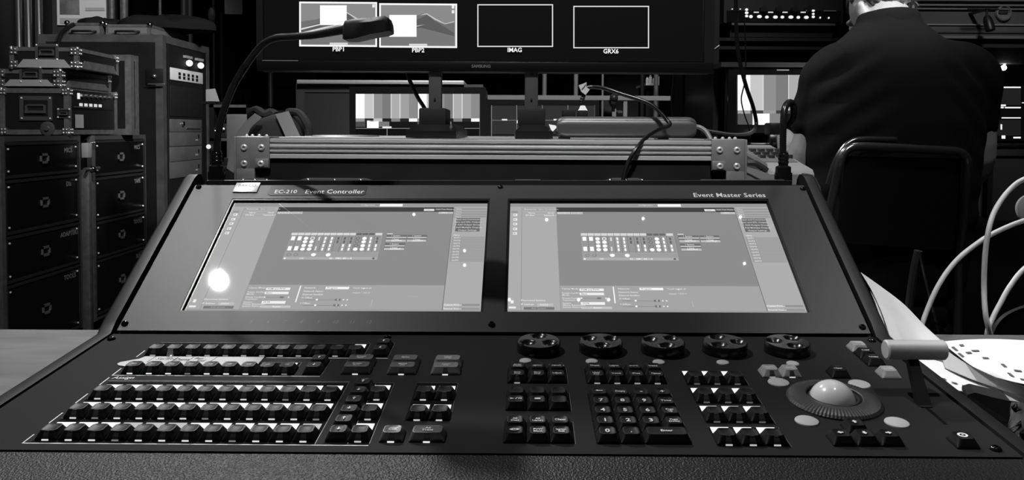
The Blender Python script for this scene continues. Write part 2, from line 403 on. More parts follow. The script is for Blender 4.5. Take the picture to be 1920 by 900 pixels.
# masking tape label between the two top rows
tp = MB(); tpm = mat('white_cloth_tape', .62, .7)
pts = [(-262, -100), (-262, -71.5)]+[(-262-8*i, -71.5+.25*(i % 2)) for i in range(1, 15)]+[(-386, -71), (-389, -78), (-395, -81), (-399, -84), (-404, -87), (-405, -91), (-402, -95), (-396, -97), (-390, -99), (-380, -101)]
tp.add([(x, y, .9) for x, y in pts], [tuple(range(len(pts)))], tpm); tp.add([(x, y, .7) for x, y in pts], [tuple(range(len(pts)))[::-1]], tpm)
tape = con(tp, 'tape_label', smooth=False); tape['label'] = 'strip of white tape with handwriting between two key rows'
hw = MB(); ink = mat('marker_ink', .01, .6)
for tx, x, y, s_, bd in (('Serato', -372, -78, 8.2, .0), ('Dsm', -345, -80, 8.5, .03), ('Bay', -328, -76.5, 6.4, .03), ('Vid', -324, -83, 6.4, .03)): hw.text(tx, s_, T3(x, y, 1.0), ink, bd, 'LEFT' if tx == 'Serato' else 'CENTER', .3)
for x in (-377, -353, -337, -313): line(x, -87, x+2.5, -72, .45, 1.0, ink, hw)
con(hw, 'handwriting', tape, smooth=False)
tg = MB(); tg.add([(-364, -71.6, .9), (-357, -71.6, .9), (-358, -69, 8.2), (-363, -69, 8.2)], [(0, 1, 2, 3)], mat('translucent_tab', .4, .3)); tg.add([(-364, -71.2, .9), (-357, -71.2, .9), (-358, -68.6, 8.2), (-363, -68.6, 8.2)], [(3, 2, 1, 0)], MC['translucent_tab'])
tg.ball((-359, -72, 2), .9, glow(255), 8); con(tg, 'indicator_tab')
# jog wheels
def wheelmesh():
    mb = MB(); n = 72; R_ = 22.8; H = 10.8
    def prof(r, a, z):
        for k in range(3):
            t = 2*math.pi*k/3; dx = r*math.cos(a)-13.2*math.cos(t); dy = r*math.sin(a)-13.2*math.sin(t); d = math.hypot(dx, dy)/8.2
            if d < 1: z = z-4.4*(1-d*d)**.8
            elif d < 1.1: z -= .0
        return z
    rings = [[(R_*(1+(.006 if i % 2 else -.006))*math.cos(2*math.pi*i/n), R_*(1+(.006 if i % 2 else -.006))*math.sin(2*math.pi*i/n), z) for i in range(n)] for z in (0, .6, H-1.6)]
    rings.insert(0, [((R_+.8)*math.cos(2*math.pi*i/n), (R_+.8)*math.sin(2*math.pi*i/n), 0) for i in range(n)])
    for r in [R_-1.3]+[R_-1.3-(R_-1.5)*j/22 for j in range(1, 23)]:
        rings.append([(r*math.cos(2*math.pi*i/n), r*math.sin(2*math.pi*i/n), prof(r, 2*math.pi*i/n, H)) for i in range(n)])
    mb.loft(rings, wheelm); return mb
wheelm = mat('wheel_plastic', .008, .25, 0, .5)
wh = con(wheelmesh(), 'jog_wheel', ang=50)
for i, (x, a) in enumerate(zip((21.6, 87, 152, 217, 282), (90, -90, -80, 112, 50))):
    o = wh if i == 0 else wh.copy()
    if i: COL.objects.link(o)
    o.location = (x, -46.5-.6*i*0, 0); o.rotation_euler = (0, 0, math.radians(a))
# round pads
pad = mat('pale_round_pad', .5, .5)
def disc(x, y, r): mb = MB(); mb.lathe([(r+.3, 0), (r, .9), (r-.5, 1.2), (.1, 1.2)], (0, 0, 0), pad, n=28); o = con(mb, 'round_button'); o.location = (x, y, 0)
for x, y in ((7.6, -77), (75, -77.5), (142.5, -79), (207, -79), (276.5, -81)): disc(x, y, 6)
for x, y in ((247.6, -127.5), (322, -131), (246, -207.5), (320.5, -209.5)): disc(x, y, 9.6)
# trackball ring
tr = MB(); n = 160; cx, cy = 284.5, -166.5; rings = []
ringm = mat('ring_plastic', .045, .4, 0, .5, bump=(1.5, .3, .0003))
for r, z in ((40.5, 0), (40.5, 1.5), (38.5, 3.6), (33, 5.4), (28, 6.0), (24.5, 5.6), (23.6, 5.0), (23.4, 1.0)):
    rings.append([(cx+r*math.cos(2*math.pi*i/n), cy+r*math.sin(2*math.pi*i/n), z-(.55 if (i % 2 and 29 < r < 40.6 and z > 0) else 0)) for i in range(n)])
tr.loft(rings, ringm, cap0=False, cap1=False); tr.lathe([(23.4, 1.0), (21, 4.4), (19.6, 4.6), (19.4, 1)], (cx, cy, 0), ringm, n=64)
trk = con(tr, 'trackball_ring', ang=24)
bl = MB(); bl.ball((cx-1.5, cy, -1.6), 20.0, mat('pearl_trackball', .8, .22, 0, .6, coat=.5), 48); con(bl, 'trackball', trk)
# T-bar
tbar = MB(); tbar.box(355, 365.6, -180, -168, -1, 1.0, blk)
q0 = Vector((360.3, -174, 0)); q1 = Vector((360.3, -146, 36))
sx = 4.4; tbar.loft([[q0+Vector((-sx*1.3, -4.5, 0)), q0+Vector((sx*1.3, -4.5, 0)), q0+Vector((sx*1.3, 4.5, 0)), q0+Vector((-sx*1.3, 4.5, 0))], [q1+Vector((-sx, -3.5, 0)), q1+Vector((sx, -3.5, 0)), q1+Vector((sx, 3.5, 0)), q1+Vector((-sx, 3.5, 0))]], blkst := mat('satin_black_stem', .012, .35))
stem = con(tbar, 'lever_stem')
hb = MB(); hb.lathe([(7.6, 0), (9.0, 1.2), (9.0, 52.5), (7.6, 54)], (337, -146, 40), mat('brushed_handle', .62, .4, .25, bump=(1.2, .1, .0002)), Vector((1, 0, 0)), 40); con(hb, 'lever_handle', stem)
sl = MB(); sl.box(358.6, 361.8, -212, -148, .0, .25, wm); con(sl, 'lever_slot')
# screws
def screw(pos, mtx, r=4.6, name='screw'):
    mb = MB(); mb.lathe([(r*1.15, -.2), (r*1.1, .5), (r, 1.4), (r*.75, 2.6), (r*.5, 3.0), (r*.42, 3.0), (r*.42, 1.6), (.01, 1.6)], (0, 0, 0), gloss, n=20)
    o = con(mb, name, ang=50); o.matrix_local = mtx @ T3(*pos); return o
for u, v in ((-448.5, 260), (-28, 260.4), (386.5, 257), (-449.5, 13), (-31, 14), (384, 12)): screw((u, v, 1), PM, 3.6)
for x, y in ((-449, -20), (-145, -11), (384, -15), (376.5, -254)): screw((x, y, 0), Matrix.Identity(4), 4.2)
# cheeks
def cheek(x0, x1, outer):
    mb = MB(); o = []
    for y, h in ((-330, -10), (-300, -4), (-266, .8), (-3, .8)): o.append((y, h))
    for v in (14, 120, 262, 276): o.append(tuple(pan(0, v, 4.6).yz))
    o += [tuple(pan(0, 288, 2).yz), tuple(pan(0, 297, -5).yz), tuple(pan(0, 300, -16).yz), (292, 60), (296, bot(296)+3), (-318, bot(-318)+6)]
    ix = x1 if outer < 0 else x0; ox = x0 if outer < 0 else x1; b = 4.5*(-outer)
    rA = [(ix, y, z) for y, z in o]; c = Vector((sum(p[0] for p in o)/len(o), sum(p[1] for p in o)/len(o)))
    def sh(d, x):
        out = []
        n = len(o)
        for i, (y, z) in enumerate(o):
            a = Vector(o[i-1]); bq = Vector(o[(i+1) % n]); t = (bq-a).normalized(); nn = Vector((t.y, -t.x)); 
            out.append((x, y+nn.x*d, z+nn.y*d))
        return out
    mb.loft([rA, sh(0, ox+b), sh(1.2, ox+b*.35), sh(3.6, ox)], mat('cheek_plastic', .016, .45, 0, .3, bump=(1.5, .2, .0003)))
    return con(mb, 'side_cheek', ang=50)
cheek(XL-18, XL-1, -1); cheek(XR+3, XR+19, 1)
# palm rest
pp = [(-266.5, bot(-266)), (-266.5, -1.2), (-272, -1.6), (-300, -3.2), (-330, -6.5), (-352, -11.5), (-362, -17), (-366, -24), (-364, bot(-364)+2), (-350, bot(-350)+.5)]
con(MB().prism(pp, 'x', XL-16, XR+16, leather), 'palm_rest', ang=60)
# display panel
U0, U1, V0, V1 = XL+3.5, XR-.8, 3, 264.5
HL = (-394, -41.5, 33.2, 235.5); HR = (-17, 334, 33.2, 235.5)
dp = MB()
def frame_boxes(mb, h0, h1, m):
    xs = [(U0, HL[0]), (HL[1], HR[0]), (HR[1], U1)]
    for a, b in xs: mb.box(a, b, V0, V1, h0, h1, m, M=PM)
    for H_ in (HL, HR):
        mb.box(H_[0], H_[1], V0, H_[2], h0, h1, m, M=PM); mb.box(H_[0], H_[1], H_[3], V1, h0, h1, m, M=PM)
frame_boxes(dp, -2, 1, plate)
bm = bmesh.new()
panel = con(dp, 'display_panel', smooth=False)
lg = MB()
lg.text('Event Master Series', 12.2, PM @ T3(332.5, 243.0, 1.15), white, .008, 'RIGHT')
con(lg, 'printed_lettering', panel, smooth=False)
lb = MB(); lbp = [(-346.5+1.5*0, 242.5), (-215, 242.5), (-212.5, 245), (-212.5, 262), (-346.5, 262)]
lb.prism([(-344, 242), (-215, 242), (-212.8, 244.5), (-212.8, 261), (-215, 263), (-346, 263), (-347.5, 261), (-347.5, 245)], 'z', 1, 1.5, mat('name_plate', .02, .4, 0, .2))
lb.v = [tuple(PM @ Vector(v)) for v in lb.v]
nm = con(lb, 'name_plate', panel)
lg = MB(); lt = mat('grey_lettering', .85, .5)
lg.text('EC-210', 10.4, PM @ T3(-339.5, 249.5, 1.6), lt, 0, 'LEFT'); lg.text('Event Controller', 11.9, PM @ T3(-297, 249.5, 1.6), lt, 0, 'LEFT'); con(lg, 'printed_lettering', nm, smooth=False)
bd = MB(); bd.box(-397.5, -363.5, 248, 268.5, 1, 2.6, mat('satin_badge', .55, .3, .6), .6, M=PM); bdo = con(bd, 'maker_badge', panel)
lg = MB(); lg.text('BARCO', 7.6, PM @ T3(-380.5, 261.5, 2.75), blk, 0, 'CENTER'); con(lg, 'printed_lettering', bdo, smooth=False)
lg = MB(); fn = mat('faint_number', .16, .5)
for tx, u in (('5', -305.5), ('6', -286), ('7', -267), ('8', -248), ('9', -228.6), ('10', -209), ('11', -190), ('12', -171)): lg.text(tx, 6.6, PM @ T3(u, 16.5, 1.15), fn, 0, 'CENTER', .2)
con(lg, 'printed_numbers', panel, smooth=False)
# touch screens ------------------------------------------------
def screen(u0, vb, H_):
    fr = MB(); g = 2.0
    for a in ((H_[0], H_[0]+2.5, H_[2], H_[3]), (H_[1]-2, H_[1], H_[2], H_[3]), (H_[0], H_[1], H_[3]-3, H_[3])): fr.box(*a, -3.4, .4, rub, M=PM)
    fr.box(H_[0], H_[1], H_[2], H_[3], -4.2, -2.4, rub, M=PM)
    so = con(fr, 'touch_screen', smooth=False)
    ui = MB(); W, Hh = 344.0, 194.0
    def R_(x0, y0, x1, y1, v, l=1): ui.add([PM @ Vector((u0+x*W, vb+(1-y)*Hh, -2.3+.03*l)) for x, y in ((x0, y1), (x1, y1), (x1, y0), (x0, y0))], [(0, 1, 2, 3)], glow(v, True))
    def E_(x, y, rx, v, l=4, n=12, asp=1.77): ui.add([PM @ Vector((u0+(x+rx*math.cos(2*math.pi*i/n))*W, vb+(1-y-rx*asp*math.sin(2*math.pi*i/n))*Hh, -2.3+.03*l)) for i in range(n)], [tuple(range(n))], glow(v, True))
    def TX_(s_, x, y, hgt, v, al='LEFT', l=6): ui.text(s_, hgt*Hh*1.4, PM @ T3(u0+x*W, vb+(1-y)*Hh, -2.3+.03*l), glow(v, True), .01, al)
    LT, MD, CT = 172, 150, 140
    R_(0, 0, 1, 1, LT, 0); R_(.18, .088, .87, .782, CT, 1); R_(.18, .04, .87, .088, 62, 1); R_(.18, .782, .87, .985, 164, 1)
    R_(.0, 0, 1, .035, 150, 1); R_(.576, .006, .666, .032, 245, 2); TX_('Configuration', .5, .018, .013, 215)
    R_(.0445, .05, .0465, .985, 140, 2); R_(.0, .985, 1, .99, 140, 2); R_(.868, .04, .871, .985, 120, 2); R_(.178, .04, .18, .985, 150, 2)
    R_(.05, .05, .178, .075, 158, 2); R_(.05, .10, .178, .102, 135, 2); R_(.05, .13, .13, .132, 135, 2)
    TX_('Resources', .055, .062, .014, 225); TX_('Sync', .11, .062, .014, 205); TX_('Controllers', .135, .062, .014, 205)
    TX_('Name', .07, .1, .014, 235); TX_('Serial', .145, .1, .014, 235); TX_('EX-Box', .06, .125, .014, 235); TX_('Network 1', .13, .125, .014, 235)
    for y in (.12, .168, .213, .263, .308): R_(.013, y-.012, .028, y+.012, 235, 2); R_(.016, y-.006, .022, y+.006, 170, 3)
    R_(.005, .1, .03, .03+.05, 150, 2); R_(.010, .905, .02, .93, 240, 2); R_(.004, .955, .028, .97, 235, 2)
    TX_('Discovered Systems', .045, .905, .013, 235); TX_('IP Address', .045, .938, .013, 235); R_(.1, .93, .155, .95, 190, 2); TX_('0.0.0.0', .11, .94, .013, 240); R_(.055, .958, .158, .98, 120, 2); TX_('Add System', .08, .969, .013, 170)
    R_(.753, .058, .795, .08, 225, 2); TX_('Live', .762, .069, .012, 150); R_(.793, .047, .867, .08, 40, 2); R_(.7955, .051, .865, .076, 105, 3); TX_('Add Test Pattern', .80, .064, .013, 200)
    R_(.812, .088, .868, .108, 195, 2); TX_('100 %', .822, .098, .012, 240); R_(.183, .09, .232, .11, 215, 2); R_(.234, .09, .281, .11, 205, 2); TX_('Frame view', .187, .1, .012, 150); TX_('System view', .237, .1, .012, 150)
    # chassis drawing
    R_(.267, .303, .612, .56, 168, 2); R_(.267, .305, .512, .328, 215, 3); R_(.585, .305, .61, .328, 215, 3)
    for x in (.512, .536, .560): R_(x+.001, .305, x+.022, .328, 105, 3)
    R_(.268, .33, .61, .49, 150, 3); R_(.268, .493, .61, .535, 158, 3)
    for i in range(1, 14): x = .267+.0244*i; R_(x, .305, x+.0012, .49, 95, 4)
    for i in range(14):
        x = .279+.0244*i
        if i < 2:
            R_(x-.007, .34, x+.007, .378, 255, 5); R_(x-.007, .435, x+.007, .475, 255, 5)
        elif i in (2, 3, 10, 11):
            for j, y in enumerate((.359, .392, .428, .462)):
                hollow = (i == 3 and j == 0) or (i == 10 and j < 3)
                E_(x, y, .0085, 255 if not hollow else (250 if i == 3 else 105), 5)
                if hollow: E_(x, y, .0055, 150, 6)
        elif i == 4:
            R_(x-.002, .345, x+.004, .38, 220, 5); R_(x-.004, .435, x+.002, .475, 220, 5)
        else:
            dark = i in (7, 8, 9, 13)
            for j, y in enumerate((.359, .392, .428, .462)): R_(x-.0035, y-.013, x+.0035, y+.013, 100 if dark and j < 2 else (150 if i == 7 else 250), 5)
    E_(.375, .515, .0085, 255, 5); R_(.366, .505, .384, .515, 255, 5); E_(.429, .515, .009, 255, 5); E_(.285, .515, .008, 120, 5); E_(.285, .515, .006, 158, 6); E_(.310, .515, .008, 120, 5); E_(.310, .515, .006, 158, 6)
    R_(.268, .537, .61, .558, 175, 3); TX_('E2 - EMC-BE-1-8', .437, .548, .015, 250); E_(.274, .548, .004, 250, 5); TX_('OK', .327, .548, .014, 240); E_(.598, .547, .005, 100, 5)
    R_(.628, .31, .65, .316, 245, 3)
    for x0, y0, x1, y1 in ((.628, .323, .705, .394), (.707, .323, .781, .394), (.628, .403, .704, .473)):
        R_(x0, y0, x1, y1, 112, 3); R_(x0+.001, y1-.024, x1-.001, y1-.003, 190, 4); R_(x0+.001, y0+.022, x1-.001, y0+.032, 205, 4)
        TX_('1 System', x0+.018, y0+.01, .012, 235); TX_('1 Input', x0+.022, y0+.042, .012, 225); TX_('OUTPUT', x0+.022, y1-.013, .013, 255, l=7)
    # lower form
    for y, s_ in ((.812, 'Canvas Mode:'), (.848, 'Preset Confirm/Mode:'), (.890, 'Preset Confirm/Transition:'), (.93, 'System/Native Resolution:'), (.962, 'System Restore:')):
        for q, l in enumerate(s_.split('/')): TX_(l, .186, y+.016*q-.003, .013, 225)
    for x0, y0, x1, y1, v in ((.247, .806, .331, .827, 240), (.247, .84, .33, .861, 238), (.248, .917, .33, .939, 240), (.249, .953, .352, .972, 195), (.454, .798, .536, .818, 245)): R_(x0, y0, x1, y1, v, 3)
    TX_('PGM and PVW', .252, .817, .013, 120); TX_('Basic', .252, .851, .013, 120); TX_('59.94', .254, .928, .013, 120); TX_('Restart', .29, .963, .012, 245); TX_('Program', .46, .808, .013, 130)
    R_(.3625, .79, .3665, .926, 250, 3)
    for y, s_ in ((.808, 'Network:'), (.836, 'Network Status:'), (.863, 'External Satellite:'), (.89, 'H Offset:'), (.935, 'V Offset:')): TX_(s_, .38, y, .013, 230)
    for y in (.905, .95): R_(.39, y, .5, y+.003, 120, 3); E_(.435, y, .004, 250, 5); R_(.497, y-.008, .517, y+.008, 115, 4); TX_('0', .505, y, .013, 240); E_(.527, y, .003, 235, 5); E_(.54, y, .003, 235, 5)
    R_(.252, .885, .32, .888, 130, 3); R_(.305, .88, .318, .893, 115, 4); E_(.252, .886, .003, 245, 5); E_(.335, .886, .003, 235, 5)
    TX_('Touch to/test all', .55, .808, .012, 225); E_(.588, .812, .003, 230, 5); TX_('Aspect: 1.0.0.10', .552, .848, .012, 215)
    R_(.625, .905, .627, .955, 190, 3)
    # right column
    for y in (.05, .078, .104, .128): R_(.873, y, .998, y+.018, 150, 2); TX_('Status', .878, y+.009, .012, 215)
    R_(.884, .153, .976, .289, 105, 2)
    for i, s_ in enumerate(('Input and Connectors', 'Sync and SDL Outputs', '+ Add Output Group', '+ Add Multiple Outputs', 'Output Settings')): TX_(s_, .93, .168+.027*i, .014, 215, 'CENTER')
    R_(.875, .34, .998, .575, 158, 2); TX_('Name', .88, .325, .012, 235)
    for i in range(9): TX_('OUT%d' % (i+1), .882, .352+.0265*i, .012, 240); R_(.875, .366+.0265*i, .998, .367+.0265*i, 145, 3)
    R_(.927, .935, .995, .952, 145, 3); R_(.872, .935, .926, .952, 190, 3); TX_('Custom Format', .873, .944, .012, 245, l=7); TX_('External Source', .873, .975, .012, 245, l=7); R_(.927, .965, .995, .982, 150, 3)
    con(ui, 'screen_image', so, smooth=False)
screen(-388.4, 35.15, HL); screen(-13.5, 35.15, HR)
rr_ = MB(); rr_.box(XL+8, XR-8, 256, 262, 127, 134.6, mat('rear_rail', .02, .4, .1))
for a, c in ((-8, 28), (255, 298), (303, 372)): rr_.box(a, c, 255.8, 261, 134.6, 135.6, steel)
con(rr_, 'rear_rail')
# ------------------------------------------------------------------ builders for cases, monitors, cables
def xyz(px, py, Y): return P(px, py, Y)
def part(mb, name, par, **k):
    """mesh given in world coordinates, hung under a thing's empty"""
    o = mb.build(name, **k); o.parent = par; o.matrix_parent_inverse = Matrix.Translation(-Vector(par.location)) if par.type == 'EMPTY' else Matrix.Identity(4)
    return o
def sub(mb, name, par, **k):
    o = mb.build(name, **k); o.parent = par; o.matrix_parent_inverse = Matrix.Identity(4)
    # the parent part keeps world-space mesh data, so its child does too
    return o
def edges(mb, x0, x1, y0, y1, z0, z1, t, m, e=.0015, skip=()):
    for k, (ya, za) in enumerate(((y0, z0), (y0, z1-t), (y1-t, z0), (y1-t, z1-t))):
        if ('x', k) not in skip: mb.box(x0+e*.2, x1-e*.2, ya-e*.75, ya+t+e*.75, za-e*.75, za+t+e*.75, m)
    for k, (xa, za) in enumerate(((x0, z0), (x0, z1-t), (x1-t, z0), (x1-t, z1-t))):
        if ('y', k) not in skip: mb.box(xa-e*.5, xa+t+e*.5, y0+e*.4, y1-e*.4, za-e*.5, za+t+e*.5, m)
    for k, (xa, ya) in enumerate(((x0, y0), (x0, y1-t), (x1-t, y0), (x1-t, y1-t))): mb.box(xa-e, xa+t+e, ya-e, ya+t+e, z0-e, z1+e, m)
def corner_mb(x, y, z, sx, sy, sz, s=.035, m=None):
    mb = MB(); m = m or steel; t = .004
    mb.box(min(x, x-sx*s), max(x, x-sx*s), min(y, y+sy*t), max(y, y+sy*t), min(z, z-sz*s), max(z, z-sz*s), m, .0015)
    mb.box(min(x, x+sx*t), max(x, x+sx*t), min(y, y-sy*s), max(y, y-sy*s), min(z, z-sz*s), max(z, z-sz*s), m, .0015)
    mb.box(min(x, x-sx*s), max(x, x-sx*s), min(y, y-sy*s), max(y, y-sy*s), min(z, z+sz*t), max(z, z+sz*t), m, .0015)
    mb.ball((x-sx*.004, y-sy*.004, z-sz*.004), .012, m, 10)
    for a, b in ((.26, .26), (.26, .75), (.75, .26), (.75, .75)):
        mb.ball((x-sx*s*a, y+sy*(t+.001), z-sz*s*b), .0038, rivetm, 8); mb.ball((x+sx*(t+.001), y-sy*s*a, z-sz*s*b), .0038, rivetm, 8)
    return mb
def case(name, x0, x1, y0, y1, z0, z1, label, cat='flight case', group=None, t=.022, pm=None, em=None, corners=True, cs=.035, skip=()):
    c = empty(name, ((x0+x1)/2, (y0+y1)/2, z0), label, cat, group)
    part(MB().box(x0+.002, x1-.002, y0+.002, y1-.002, z0+.002, z1-.002, pm or cased), 'panel_box', c)
    mb = MB(); edges(mb, x0, x1, y0, y1, z0, z1, t, em or aluD, skip=skip); part(mb, 'edge_trim', c)
    if corners:
        for sx in (-1, 1):
            for sz in (-1, 1): part(corner_mb(x0 if sx < 0 else x1, y0, z0 if sz < 0 else z1, sx, -1, sz, cs), 'corner_brace', c)
        part(corner_mb(x1, y1, z1, 1, 1, 1, cs), 'corner_brace', c)
    return c
def latch(par, x, y, z, s=.05, side=False, m=None):
    """butterfly latch: dished plate, rim, turning wings, rivets; faces -Y, or +X when side"""
    mb = MB(); m = m or steel
    def q(a, b, d): return Vector((x+d, y+a, z+b)) if side else Vector((x+a, y-d, z+b))
    def pl_(a0, a1, b0, b1, d0, d1, mm):
        vs_ = [q(a, b, d) for d in (d0, d1) for b in (b0, b1) for a in (a0, a1)]
        mb.add(vs_, [(0, 2, 3, 1), (4, 5, 7, 6), (0, 1, 5, 4), (2, 6, 7, 3), (0, 4, 6, 2), (1, 3, 7, 5)], mm)
    pl_(-s, s, -s*.75, s*.75, 0, .002, m); pl_(-s*.75, s*.75, -s*.5, s*.5, .0021, .0026, blk)
    pl_(-s*.62, s*.62, -s*.30, -s*.14, .003, .011, m); pl_(-s*.5, s*.5, s*.14, s*.24, .003, .008, m); pl_(-s*.62, -s*.5, -s*.14, s*.2, .003, .007, m); pl_(s*.5, s*.62, -s*.14, s*.2, .003, .007, m)
    for a in (-.87, .87):
        for b in (-.62, .62): mb.ball(q(s*a, s*b, .003), .0042, rivetm, 8)
    return part(mb, 'butterfly_latch', par)
def monitor(name, x0, x1, z0, z1, Y, bez, label, depth=.05, stand=None, m=blk, **k):
    c = empty(name, ((x0+x1)/2, Y, (stand if stand is not None else z0)), label, 'monitor', k.get('group'))
    h = MB(); b = bez
    h.box(x0-b, x1+b, Y+.006, Y+depth, z0-b, z1+b, m, .006); part(h, 'housing', c)
    f_ = MB()
    for a in ((x0-b, x0, z0-b, z1+b), (x1, x1+b, z0-b, z1+b), (x0, x1, z0-b, z0), (x0, x1, z1, z1+b)): f_.box(a[0], a[1], Y-.002, Y+.008, a[2], a[3], gloss if m is blk else m)
    part(f_, 'bezel', c)
    if stand is not None:
        s_ = MB(); xc = (x0+x1)/2; s_.box(xc-.03, xc+.03, Y+depth, Y+depth+.03, stand, z0+.08, blk); s_.box(xc-.12, xc+.12, Y-.04, Y+depth+.1, stand, stand+.015, blk, .004); part(s_, 'stand', c)
    return c
class Img:
    """flat picture on a screen: rectangles given in the photo's pixels, laid on the plane y = Y"""
    def __init__(s, Y): s.Y = Y; s.mb = MB()
    def r(s, x0, y0, x1, y1, v, l=1):
        s.mb.add([P(a, b, s.Y-.0004*l) for a, b in ((x0, y1), (x1, y1), (x1, y0), (x0, y0))], [(0, 1, 2, 3)], glow(v)); return s
    def poly(s, pts, v, l=1): s.mb.add([P(a, b, s.Y-.0004*l) for a, b in pts], [tuple(range(len(pts)))], glow(v)); return s
    def t(s, tx, x, y, hpx, v, l=3, bold=.02):
        p = P(x, y, s.Y-.0004*l); s.mb.text(tx, hpx*s.Y/F*1.38, Matrix.Translation(p) @ FRONT, glow(v), bold); return s
def cable(name, pts, r, label, m=rub, cat='cable', n=8, **k):
    o = MB().tube(pts, r, m, n).build(name, **k); return tag(o, label, cat, k.get('group'))

# ------------------------------------------------------------------ the flight case behind the console
CY0 = 1.36
cx0 = P(445, 262, CY0).x; cx1 = P(1395, 270, CY0).x; cz = .984
rc = case('road_case', cx0, cx1, CY0, 2.05, .02, cz, 'wide dark road case with ridged aluminium rim standing right behind the console', t=.03, pm=mat('worn_laminate', .01, .6, 0, .1, var=(10, .005, .009)), em=alu, corners=False, skip=(('x', 1),))
tp_ = MB(); tp_.box(cx0+.002, cx1-.002, CY0+.001, 2.049, cz-.003, cz+.001, mat('scuffed_aluminium_top', .35, .38, .75, var=(7, .12, .55, (1, 5, 1)))); part(tp_, 'top_sheet', rc)
ex_ = MB(); prf = [(0, 0), (-.004, -.001), (-.004, -.0055), (-.0015, -.007), (-.0015, -.011), (-.005, -.012), (-.005, -.0145), (-.0015, -.016), (-.0015, -.0195), (-.005, -.0205), (-.005, -.0225), (-.0015, -.024), (-.0015, -.0265), (-.004, -.028), (-.004, -.034), (0, -.0345), (.01, -.0345), (.01, 0)]
ex_.prism([(CY0+a, cz+b) for a, b in prf], 'x', cx0+.055, cx1-.055, mat('extruded_aluminium', .5, .3, .5, var=(30, .44, .54, (.3, .05, 1)))); part(ex_, 'ridged_rim', rc)
for s in (-1, 1):
    xa = cx0 if s < 0 else cx1; g = MB(); pm_ = mat('zinc_plate', .16, .42, .3, var=(25, .12, .2))
    a, b = sorted((xa, xa-s*.058)); g.box(a, b, CY0-.007, CY0-.003, cz-.052, cz+.003, pm_, .0012); g.box(a, b, CY0-.006, CY0+.05, cz, cz+.0035, pm_, .0012)
    a2, b2 = sorted((xa, xa-s*.032)); g.box(a2, b2, CY0-.0065, CY0-.002, cz-.085, cz-.05, pm_, .001); a3, b3 = sorted((xa+s*.004, xa)); g.box(a3, b3, CY0-.007, CY0+.05, cz-.085, cz+.003, pm_, .001)
    a4, b4 = sorted((xa-s*.034, xa-s*.057)); g.box(a4, b4, CY0-.010, CY0-.006, cz-.05, cz-.035, pm_, .001)
    br = part(g, 'corner_brace', rc)
    for dx in (.014, .044):
        for dz in (.016, .044):
            h = MB(); h.lathe([(.0062, 0), (.0058, .0014), (.004, .0026), (.0022, .0022), (.0020, .0006)], (xa-s*dx, CY0-.007 if (dz < .03 or dx < .03) else CY0-.010, cz-dz), mat('zinc_rivet', .38, .3, .3), Vector((0, -1, 0)), 16); sub(h, 'rivet', br)
    for dx in (.01, .02, .032, .045):
        h = MB(); h.ball((xa-s*dx, CY0+.02, cz+.004), .0035, MC['zinc_rivet'], 8); sub(h, 'rivet', br)
for pa, pb in ((550, 712), (1122, 1222), (446, 520)):
    z1 = P(pa, 334, CY0-.01).z; xa, xb = P(pa, 335, CY0).x, P(pb, 335, CY0).x; g = MB(); r_ = .014
    pts = [(xa, z1-.05), (xa+.004, z1-.02), (xa+r_, z1-.003), (xa+r_*1.8, z1), (xb-r_*1.8, z1), (xb-r_, z1-.003), (xb-.004, z1-.02), (xb, z1-.05)]
    g.prism(pts, 'y', CY0-.012, CY0+.001, mat('handle_plate', .28, .35, .85)); g.box(xa+.02, xb-.02, CY0-.016, CY0-.012, z1-.05, z1-.008, blk, .001)
    for q in range(3): g.ball((xa+(xb-xa)*(.2+.3*q), CY0-.013, z1-.004), .004, chrome, 10)
    part(g, 'recessed_handle', rc)
# gaffer-taped spots on the case top
fl = MB(); p = P(640, 254, CY0+.3); fl.v = []; k_ = 14
fl.lathe([(.075, 0), (.07, .003), (.03, .004), (.028, .001)], (P(648, 254, 1.72).x, 1.72, cz+.001), mat('dull_coil', .09, .5, .3), n=28)
tag(fl.build('cable_coil'), 'flat dull disc of coiled lead lying on the road case top', 'cable')

# ------------------------------------------------------------------ wide screen on two posts, standing on the road case
TY = 1.56
tx0, tx1 = P(482, 100, TY).x, P(1338, 100, TY).x; tz0 = P(900, 135, TY).z; tz1 = tz0+.535
tv = empty('wide_monitor', (0, TY, cz+.001), 'very wide black monitor showing four outlined windows above the console', 'monitor')
part(MB().box(tx0, tx1, TY+.004, TY+.045, tz0, tz1, blkmatte, .004), 'housing', tv)
be = MB(); zb = P(900, 116, TY).z
be.box(tx0, tx1, TY-.004, TY+.006, tz0, zb, mat('glossy_bezel', .003, .3, 0, .15), .001)
be.box(tx0, tx0+.013, TY-.004, TY+.006, zb, tz1, gloss); be.box(tx1-.02, tx1, TY-.004, TY+.006, zb, tz1, gloss); be.box(tx0, tx1, TY-.004, TY+.006, tz1-.013, tz1, gloss)
be.box(tx0+.012, P(560, 116, TY).x, TY-.0045, TY-.0035, zb-.0006, zb+.0006, mat('painted_bezel_highlight', .25, .3, .5)); part(be, 'bezel', tv)  # thin pale strip painted as a highlight on the bezel
im = Img(TY+.003); im.r(495, -330, 1318, 115.5, 7, 0)
def win(x0, y0, x1, y1, dy, name, fill):
    # outlined window: four thin bars; right end sits dy lower
    w_ = 3.2
    im.poly([(x0, y0), (x1, y0+dy), (x1, y0+dy+w_), (x0, y0+w_)], 250, 3); im.poly([(x0, y1-w_), (x1, y1+dy-w_), (x1, y1+dy), (x0, y1)], 250, 3)
    im.poly([(x0, y0), (x0+w_, y0), (x0+w_, y1), (x0, y1)], 250, 3); im.poly([(x1-w_, y0+dy), (x1, y0+dy), (x1, y1+dy), (x1-w_, y1+dy)], 250, 3)
    if fill: im.poly([(x0+2, y0+2), (x1-2, y0+2), (x1-2, y1-2), (x0+2, y1-2)], 138, 1)
